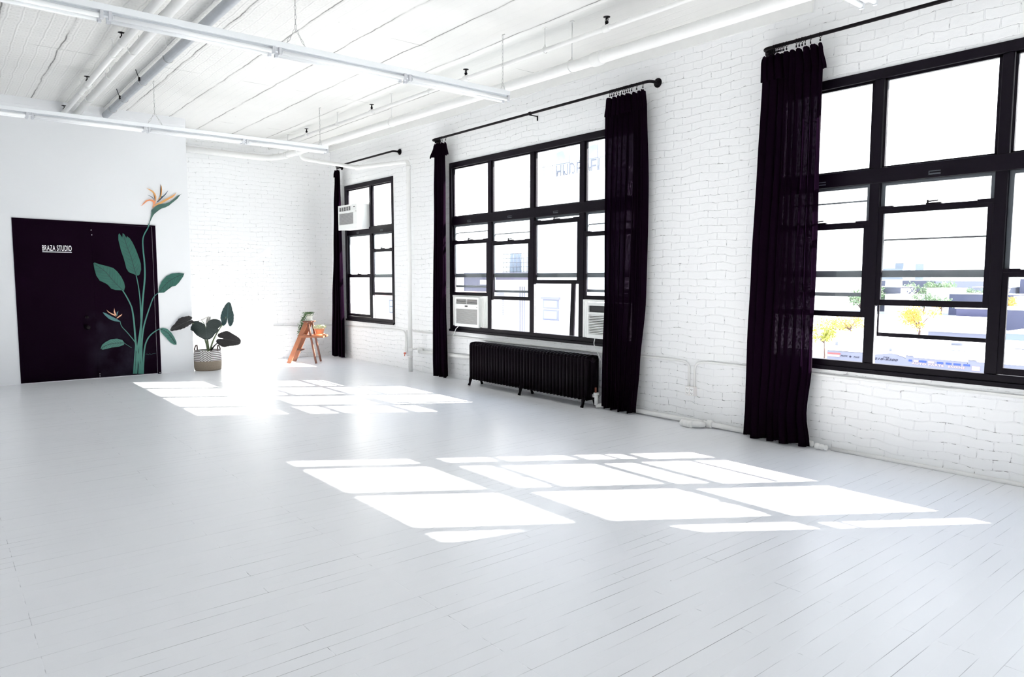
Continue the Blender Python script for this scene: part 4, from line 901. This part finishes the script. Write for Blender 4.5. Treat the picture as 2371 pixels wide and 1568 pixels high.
def leaflets(n, f, size, seed, m, name, parent):
    rnd = random.Random(seed); mb = MB()
    for _ in range(n):
        p = f(rnd); a = Vector((rnd.gauss(0, 1), rnd.gauss(0, 1), rnd.gauss(0, 1))).normalized(); b2 = a.cross(Vector((rnd.gauss(0, 1), rnd.gauss(0, 1), rnd.gauss(0, 1)))).normalized(); s_ = size * rnd.uniform(.6, 1.3)
        mb.add([p - a * s_, p + b2 * s_ * .5, p + a * s_, p - b2 * s_ * .5 + a.cross(b2) * s_ * .2], [(0, 1, 2, 3)])
    return mb.build(name, m, parent)
M['ivy'] = mat('trailing_green_leaves', (.10, .20, .05), .5, col2=(.035, .09, .03), nscale=60)
M['pot_cream'] = mat('cream_pot', (.85, .83, .74), .4); M['terra'] = mat('terracotta_pot', (.72, .27, .13), .7, col2=(.80, .38, .22), nscale=25)
M['petals'] = mat('white_blossom', (.82, .84, .70), .5, col2=(.60, .68, .38), nscale=45)
pc = SP(TOPF + .05, .48, HT + .018)
tp = thing('trailing_plant', pc, 'bushy green trailing plant in a small cream pot on top of the ladder stand', 'potted plant')
MB().lathe([(.0, 0), (.060, 0), (.068, .008), (.062, .012), (.040, .012), (.050, .07), (.057, .115), (.053, .117), (.050, .10), (0, .10)], tuple(pc), 24).build('pot', M['pot_cream'], tp)
hang = pc - LB.normalized() * .05
def trail(r):
    t = r.random() ** 1.1
    if r.random() < .35:
        return pc + Vector((r.gauss(-.01, .035), r.gauss(-.01, .035), r.uniform(.09, .145)))
    q = pc + up * lerp(.13, -.27, t) - LB.normalized() * (lerp(.02, .15, min(1, t * 1.5) ** .6)) - AC.normalized() * .04
    return q + Vector((r.gauss(0, .022), r.gauss(0, .022), r.gauss(0, .015)))
leaflets(1500, trail, .0095, 5, M['ivy'], 'foliage', tp)
pc2 = SP(1.06, .5, .455)
fp = thing('flowering_plant', pc2, 'white flowering plant in a terracotta pot on the shelf of the ladder stand', 'potted plant')
MB().lathe([(.0, 0), (.085, 0), (.094, .02), (.090, .024), (.06, .012), (0, .012)], tuple(pc2), 28).build('saucer', M['terra'], fp)
MB().lathe([(.0, .013), (.058, .013), (.070, .075), (.070, .076), (.078, .076), (.080, .108), (.074, .110), (.070, .10), (0, .10)], tuple(pc2), 28).build('pot', M['terra'], fp)
def bloom(r):
    a = r.uniform(0, 6.28); q = r.random() ** .5 * .105; return pc2 + Vector((math.cos(a) * q, math.sin(a) * q, .115 + r.uniform(0, .06) * (1 - q * 3)))
leaflets(420, bloom, .014, 9, M['petals'], 'blossom', fp)

# ------------------------------------------------------------ outside: neighbouring buildings, trees, city
M['x_white'] = mat('white_render', (.82, .82, .83), .8, noise=.06, nscale=.6)
M['x_pink'] = mat('pale_pink_render', (.80, .70, .71), .8, noise=.06, nscale=.5)
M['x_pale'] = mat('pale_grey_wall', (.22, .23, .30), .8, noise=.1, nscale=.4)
M['x_blue'] = mat('slate_blue_wall', (.075, .08, .15), .8, noise=.2, nscale=.3)
M['x_haze'] = mat('tower_with_painted_haze', (.22, .25, .30), .9)  # distance haze painted into the towers' base colour
M['x_grey'] = mat('grey_block_wall', (.095, .10, .15), .8, noise=.3, nscale=.25)
M['x_roof'] = mat('white_roof_coating', (.85, .85, .86), .7, noise=.05, nscale=.3)
M['x_glass'] = mat('dark_window_glass', (.12, .12, .17), .3)
M['x_line'] = mat('dark_roof_edge', (.05, .05, .07), .7)
M['x_ground'] = mat('street_and_yards', (.50, .50, .52), .9, noise=.4, nscale=.05, col2=(.24, .27, .24))
M['x_red'] = mat('red_sign_band', (.62, .10, .10), .6); M['x_rose'] = mat('faded_red_sign_band', (.70, .40, .38), .7)
M['x_ink'] = mat('black_sign_paint', (.015, .015, .04), .6); M['x_royal'] = mat('blue_sign_paint', (.03, .07, .35), .6)
M['x_steel'] = mat('rooftop_steel', (.12, .13, .16), .7); M['x_tank'] = mat('pale_blue_tank', (.26, .31, .38), .7)
def brickout():
    m, n, b = newmat('cream_brick_wing'); g = NT(n); v = g.node('ShaderNodeTexCoord').outputs['Object']; x, y, z = g.sep(v)
    br = g.node('ShaderNodeTexBrick'); g.put(br.inputs['Vector'], g.comb(y, z, 0.0)); br.inputs['Scale'].default_value = 1
    br.inputs['Brick Width'].default_value = .4; br.inputs['Row Height'].default_value = .2; br.inputs['Mortar Size'].default_value = .012
    g.put(b.inputs['Base Color'], g.mix(br.outputs['Fac'], (.62, .58, .52), (.36, .33, .30))); b.inputs['Roughness'].default_value = .8; return m
M['x_brick'] = brickout()
gd = MB(); gd.box(-1500, 700, 8, 2500, -17, -16.6); o = gd.build('ground', M['x_ground']); o['kind'] = 'structure'
def bld(name, label, x0, x1, y0, y1, z1, m, roof='x_roof', z0=-16.6, group=None, wins=None, edge=.35, cat='building'):
    t = thing(name, ((x0 + x1) / 2, y0, z0), label, cat, group)
    MB().box(x0, x1, y0, y1, z0, z1).build('wall', M[m], t)
    MB().box(x0 - edge, x1 + edge, y0 - edge, y1 + edge, z1, z1 + edge * .8).build('roof', M[roof], t)
    for w_ in (wins or []):
        a, b_, c, d_ = w_; m_ = MB(); m_.box(a, b_, y0 - .04, y0 + .1, c, d_); f = m_.build('window', M['x_glass'], t)
    return t
# wing of our own building seen through the smallest window
wg = thing('brick_wing', (-.6, .6, -16.6), 'sunlit cream brick wing of the building seen through the smallest window', 'building')
MB().box(-1.2, -.4, D, 1.02, -16.6, 2.25).build('wall', M['x_brick'], wg)
# white house close by, with one sash window
hs = bld('house', 'tall white building across the yard with one sash window, seen through the middle window', -19.9, -12.6, 22, 34, 6.75, 'x_white')
m = MB(); m.box(-18.95, -17.40, 21.86, 21.98, .18, .32); m.build('window_head', M['x_pale'], hs)
for z0, z1 in ((-1.02, -.42), (-.36, .18)):
    f = MB(); f.box(-18.82, -17.50, 21.93, 21.99, z0, z1); fo = f.build('window_sash', M['x_pale'], hs); MB().box(-18.70, -17.60, 21.91, 21.935, z0 + .08, z1 - .06).build('pane', M['x_tank'], fo, loc=(0, 0, 0))
m = MB(); m.box(-18.9, -17.42, 21.8, 21.98, -1.12, -1.02); m.build('window_sill', M['x_white'], hs)
h2 = bld('house', 'low white building with a louvred wall patch left of the tall white one', -24.2, -19.95, 22, 32, 1.0, 'x_white')
m = MB()
for k in range(14): m.box(-23.3, -22.5, 21.95, 22, .55 - k * .11, .60 - k * .11)
m.build('louvre', M['x_pale'], h2)
m = MB()
for x in (-20.9, -20.7, -20.5): m.tube([(x, 21.93, -4), (x, 21.93, .9)], .035, 6)
m.build('wall_pipe', M['x_pale'], h2)
h3 = bld('house', 'pale pink building with a dark-framed window low in the smallest window', -45, -34.5, 22, 34, .05, 'x_pink', 'x_rose', edge=.12)
m = MB(); m.box(-36.75, -35.4, 21.93, 22.0, -1.3, -.28); f = m.build('window', M['x_steel'], h3)
m = MB(); m.box(-36.6, -35.5, 21.90, 21.94, -.76, -.36); m.box(-36.6, -35.5, 21.90, 21.94, -1.22, -.82); m.build('pane', M['x_tank'], f, loc=(0, 0, 0))
# rooftop sign frame with letters, seen pale through the upper lights
sg = thing('rooftop_sign', (-16.9, 22.4, 7.03), 'open rooftop letter sign with masts on the tall white building', 'sign')
m = MB()
for x in (-19.3, -18.6, -17.2, -16.0, -15.0): m.tube([(x, 22.4, 7.03), (x, 22.4, 8.9)], .02, 5)
for z in (7.06, 7.85): m.tube([(-19.5, 22.4, z), (-14.0, 22.4, z)], .018, 5)
m.build('frame', M['x_steel'], sg)
for k, ch in enumerate('LUDEDECK'[:7]):
    me, bb = lettering('HUDEDEL'[k], 'letter', None, None, 0, 0, 0, 0, 0, 0)
    for v_ in me.vertices:
        u, w_ = (v_.co.x - bb[0]) / (bb[1] - bb[0]), (v_.co.y - bb[2]) / (bb[3] - bb[2]); v_.co = (-18.2 + k * .55 + u * .42, 22.35 + v_.co.z, 7.08 + w_ * .72)
    me.materials.clear(); me.materials.append(M['x_steel']); lo = bpy.data.objects.new('letter', me); COL.objects.link(lo); lo.parent = sg; lo.location = -sg.location
for x, l in ((-19.2, 'pale blue rooftop tank rising behind the sign letters'), (-16.5, 'pale blue rooftop tank nearest the wide curtain, in the upper light')):
    t = thing('water_tank', (x, 24.0, 7.03), l, 'tank')
    MB().lathe([(0, 7.7), (.55, 7.7), (.55, 8.8), (.1, 9.0), (0, 9.0)], (x, 24, 0), 20).build('tank', M['x_tank'], t)
    m = MB()
    for a in range(4): m.tube([(x + .5 * math.cos(a * PI / 2 + .7), 24 + .5 * math.sin(a * PI / 2 + .7), 7.03), (x + .45 * math.cos(a * PI / 2 + .7), 24 + .45 * math.sin(a * PI / 2 + .7), 7.72)], .04, 5)
    m.build('stand', M['x_steel'], t)
# industrial rooftop plant behind the low white building
rt = bld('factory', 'grey industrial building with rooftop cages behind the low white building', -56, -40, 40, 60, 1.7, 'x_grey', 'x_grey')
for x0, x1, z1, l in ((-46.5, -44.6, 4.0, 'x_tank'), (-42.9, -41.6, 4.1, 'x_tank')):
    MB().box(x0, x1, 42, 44, 2.0, z1).build('rooftop_tank', M[l], rt)
m = MB()
for k in range(9): m.tube([(-46.4 + k * .55, 41, 2.0), (-46.4 + k * .55, 41, 4.0 - .2 * (k % 3))], .03, 5)
for k in range(5): m.tube([(-46.4, 41, 2.1 + .45 * k), (-42.0, 41, 2.1 + .45 * k)], .03, 5)
m.build('rooftop_cage', M['x_steel'], rt)
# parts store across the street
st_ = thing('store', (-37, 120, -16.6), 'long white auto parts store with painted signs, low in the right-hand window', 'building')
m = MB(); m.box(-50.8, -5, 120, 172, -16.6, -11.75); m.build('wall', M['x_pale'], st_)
m = MB(); m.prism_y([(-50.8, -11.9), (-50.8, -11.58), (-43.0, -11.50), (-43.0, -11.9)], 119.8, 120); m.prism_y([(-42.9, -11.9), (-42.8, -11.72), (-39.7, -11.21), (-37.6, -11.72), (-37.6, -11.9)], 119.8, 120)
m.box(-37.4, -36.2, 119.8, 120, -11.9, -11.4); m.box(-36.2, -28.3, 119.8, 120, -11.9, -11.68); m.box(-28.2, -27, 119.8, 120, -11.9, -11.37); m.box(-27, -5, 119.8, 120, -11.9, -11.6)
m.box(-50.8, -5, 119.8, 120, -16.6, -11.9); m.build('parapet', M['x_pale'], st_)
m = MB(); m.box(-90, -5, 119.95, 172, -11.78, -11.76); m.box(-50.8, -5, 119.9, 172, -11.76, -11.7); m.build('roof', M['x_roof'], st_)
m = MB()
def ln(a, b_, c, d_): m.prism_y([(a, b_), (c, d_), (c, d_ + .06), (a, b_ + .06)], 119.7, 119.79)
ln(-50.8, -11.58, -43.0, -11.50); ln(-42.6, -11.66, -39.9, -11.22); ln(-39.5, -11.22, -37.6, -11.72); ln(-37.4, -11.38, -36.2, -11.40); ln(-36.2, -11.66, -28.3, -11.66); ln(-28.2, -11.36, -27, -11.36); ln(-27, -11.58, -5, -11.58)
m.build('roof_edge', M['x_line'], st_)
def sgn(x0, x1, z0, z1, mm, nm='sign_panel'): MB().box(x0, x1, 119.72, 119.79, z0, z1).build(nm, M[mm], st_)
sgn(-50.7, -48.4, -12.17, -11.93, 'x_red'); sgn(-50.7, -48.5, -12.62, -12.24, 'x_rose'); sgn(-44.3, -43.2, -12.17, -11.93, 'x_red'); sgn(-44.3, -43.3, -12.6, -12.24, 'x_rose')
def words(txt, x0, x1, z0, z1, mm, sh=.35):
    me, bb = lettering(txt, 'sign_letters', None, None, 0, 0, 0, 0, 0, .02, sh)
    for v_ in me.vertices:
        u, w_ = (v_.co.x - bb[0]) / (bb[1] - bb[0]), (v_.co.y - bb[2]) / (bb[3] - bb[2]); v_.co = (lerp(x0, x1, u), 119.7 + v_.co.z * 2, lerp(z0, z1, w_))
    me.materials.clear(); me.materials.append(M[mm]); lo = bpy.data.objects.new('sign_letters', me); COL.objects.link(lo); lo.parent = st_; lo.location = -st_.location
words('PARTS', -48.3, -47.1, -12.48, -12.22, 'x_ink'); words('PLUS', -46.0, -45.0, -12.5, -12.24, 'x_ink')
MB().lathe([(0, 119.72), (.17, 119.72), (.17, 119.79), (0, 119.79)], (-46.6, 0, -12.37), 14, 'y').build('emblem', M['x_ink'], st_)
words('FAX', -41.0, -39.9, -12.06, -11.86, 'x_ink'); words('218-8300', -42.5, -38.6, -12.5, -12.14, 'x_ink')
words('AUTO PARTS', -36.4, -31.6, -12.72, -12.42, 'x_rose', 0); words('ENGINE', -30.9, -28.6, -12.78, -12.45, 'x_rose', 0)
for x0, w_, mm in ((-36.9, .5, 'x_royal'), (-36.1, .7, 'x_rose'), (-35.3, 1.1, 'x_royal'), (-33.9, .9, 'x_rose'), (-32.6, .9, 'x_royal'), (-31.3, .8, 'x_royal'), (-30.2, 1.0, 'x_royal'), (-28.8, .9, 'x_royal')): sgn(x0, x0 + w_, -12.32, -12.02, mm, 'sign_patch')
sgn(-27.6, -26.5, -12.9, -12.25, 'x_orange' if 'x_orange' in M else 'x_rose'); sgn(-23.6, -5.5, -12.5, -12.1, 'x_rose')
for x, y, z, w_ in ((-55.4, 132, .7, .6), (-52.5, 140, .5, .4), (-43.5, 128, .55, .5), (-41.0, 150, .5, 2.0), (-37.5, 138, .12, 3.0), (-33.5, 152, 1.0, .9), (-30.5, 150, .15, 3.5)):
    MB().box(x, x + w_, y, y + .6, -11.7, -11.7 + z).build('roof_vent', M['x_steel'], st_)
# buildings beyond
for a in (
    ('house', 'low white building left of the store, under the yellow trees', -100, -52, 124, 165, -12.1, 'x_white'),
    ('warehouse', 'pale grey warehouse with a sloping white roof behind the store, right of the orange tree', -60.0, -47, 190, 203, -11.9, 'x_pale'),
    ('warehouse', 'long white shed in front of the slate blue building', -76, -58, 214, 228, -9.9, 'x_white'),
    ('warehouse', 'slate blue warehouse beside the orange tree', -68, -40, 232, 255, -7.5, 'x_blue'),
    ('warehouse', 'turquoise fronted shop at the right edge of the right-hand window', -41, -28, 180, 195, -10.8, 'x_tank'),
    ('office_building', 'big grey-white office block, left in the middle-distance city', -168, -152, 400, 420, -3.3, 'x_grey'),
    ('office_building', 'white flat-roofed hall in the middle distance, centre of the city view', -151.5, -139.5, 380, 399, -7.0, 'x_white'),
    ('office_building', 'bright white cube-like building in the middle-distance city', -139, -127, 400, 420, -3.8, 'x_white'),
    ('office_building', 'pale lilac block right of the white cube in the city view', -124, -108, 420, 440, -3.2, 'x_pale'),
    ('office_building', 'wide slate blue block on the right of the city view', -123, -96, 385, 405, -6.2, 'x_blue'),
    ('office_building', 'tall slate blue block at the right edge of the city view', -106, -80, 430, 450, 1.2, 'x_blue'),
    ('office_building', 'long low blue-grey terrace near the horizon', -310, -240, 700, 730, -.5, 'x_grey'),
    ('office_building', 'long pale terrace on the horizon behind the white cube', -240, -190, 690, 720, -1.0, 'x_pale'),
    ('office_building', 'slim white tower block near the horizon', -262, -252, 640, 650, .2, 'x_white'),
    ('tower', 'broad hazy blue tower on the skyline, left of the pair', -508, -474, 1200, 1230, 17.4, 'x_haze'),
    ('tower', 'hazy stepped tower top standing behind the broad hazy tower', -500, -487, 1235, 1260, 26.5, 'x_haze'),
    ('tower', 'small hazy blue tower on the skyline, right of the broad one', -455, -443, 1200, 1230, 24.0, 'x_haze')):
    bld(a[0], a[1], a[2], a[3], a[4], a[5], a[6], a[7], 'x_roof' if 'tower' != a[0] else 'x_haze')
m = MB(); m.box(-46, -40, 176, 179.9, -16.6, -14.6)
M['bark'] = mat('tree_bark', (.12, .08, .07), .9)
M['f_yellow'] = mat('yellow_green_foliage', (.50, .46, .09), .7, col2=(.20, .26, .07), nscale=2)
M['f_orange'] = mat('orange_autumn_foliage', (.72, .42, .08), .7, col2=(.45, .36, .10), nscale=2)
M['f_green'] = mat('grey_green_foliage', (.22, .32, .16), .8, col2=(.14, .20, .12), nscale=1)
def tree(label, x, y, z0, zc, r, mt, seed, n=1100, sz=.32, flat_=.7, group=None):
    t = thing('tree', (x, y, z0), label, 'tree', group); rnd = random.Random(seed)
    m = MB(); m.tube([(x, y, z0), (x + .1 * r, y, lerp(z0, zc, .6)), (x, y, zc)], [.07 * r, .05 * r, .03 * r], 8)
    cl = []
    for k in range(16):
        a = rnd.uniform(0, 6.28); q = rnd.uniform(.35, .85) * r; c = Vector((x + math.cos(a) * q, y + math.sin(a) * q, zc + rnd.uniform(-.35, .75) * r * flat_)); cl.append(c)
        m.tube([(x, y, zc - .45 * r), (lerp(x, c.x, .5), lerp(y, c.y, .5), lerp(zc - .3 * r, c.z, .5)), c], [.028 * r, .018 * r, .006 * r], 5)
    m.build('trunk', M['bark'], t)
    def f(rr):
        c = rr.choice(cl); d_ = Vector((rr.gauss(0, 1), rr.gauss(0, 1), rr.gauss(0, .8))).normalized(); return c + d_ * r * .34 * rr.random() ** .4
    leaflets(n, f, sz, seed, mt, 'foliage', t)
tree('broad yellow-green tree behind the store roof, beside the widest curtain', -80, 182, -16.6, -12.0, 4.6, M['f_yellow'], 3, 1500, .26)
tree('dark-trunked leafy tree at the far left of the right-hand window', -47.6, 112, -16.6, -8.4, 2.6, M['f_yellow'], 4, 800, .24)
tree('yellow tree next to the black mullion, left bay of the right-hand window', -74.3, 178, -16.6, -10.2, 3.6, M['f_orange'], 5, 800, .24)
tree('orange autumn tree with spreading bare branches in the centre bay', -68.5, 206, -16.6, -9.9, 5.4, M['f_orange'], 6, 1300, .33)
tree('small golden tree on the street at the right edge of the view', -66, 270, -16.6, -7.0, 3.4, M['f_orange'], 8, 500, .35)
for k, (x, y, zc, r) in enumerate(((-166, 395, -9, 9), (-160, 372, -11, 8), (-150, 420, -6, 8), (-141, 425, -5.5, 8), (-131, 375, -10, 6), (-122, 372, -11, 5), (-118, 410, -8, 6))):
    tree(['grey-green tree mass below the grey office block', 'grey-green tree mass at the left of the city view', 'green trees behind the white hall', 'green trees between the white hall and the white cube', 'dark green trees in front of the white hall', 'green trees in front of the wide slate blue block', 'green trees behind the wide slate blue block'][k], x, y, -16.6, zc, r, M['f_green'], 20 + k, 700, r * .09)
tree('pale wooded hill edge filling the left bay below the meeting rail', -205, 330, -16.6, -6, 16, M['f_green'], 40, 1600, .9)
tree('second pale tree mass in the left bay, nearer the mullion', -178, 322, -16.6, -6, 14, M['f_green'], 41, 1400, .8)
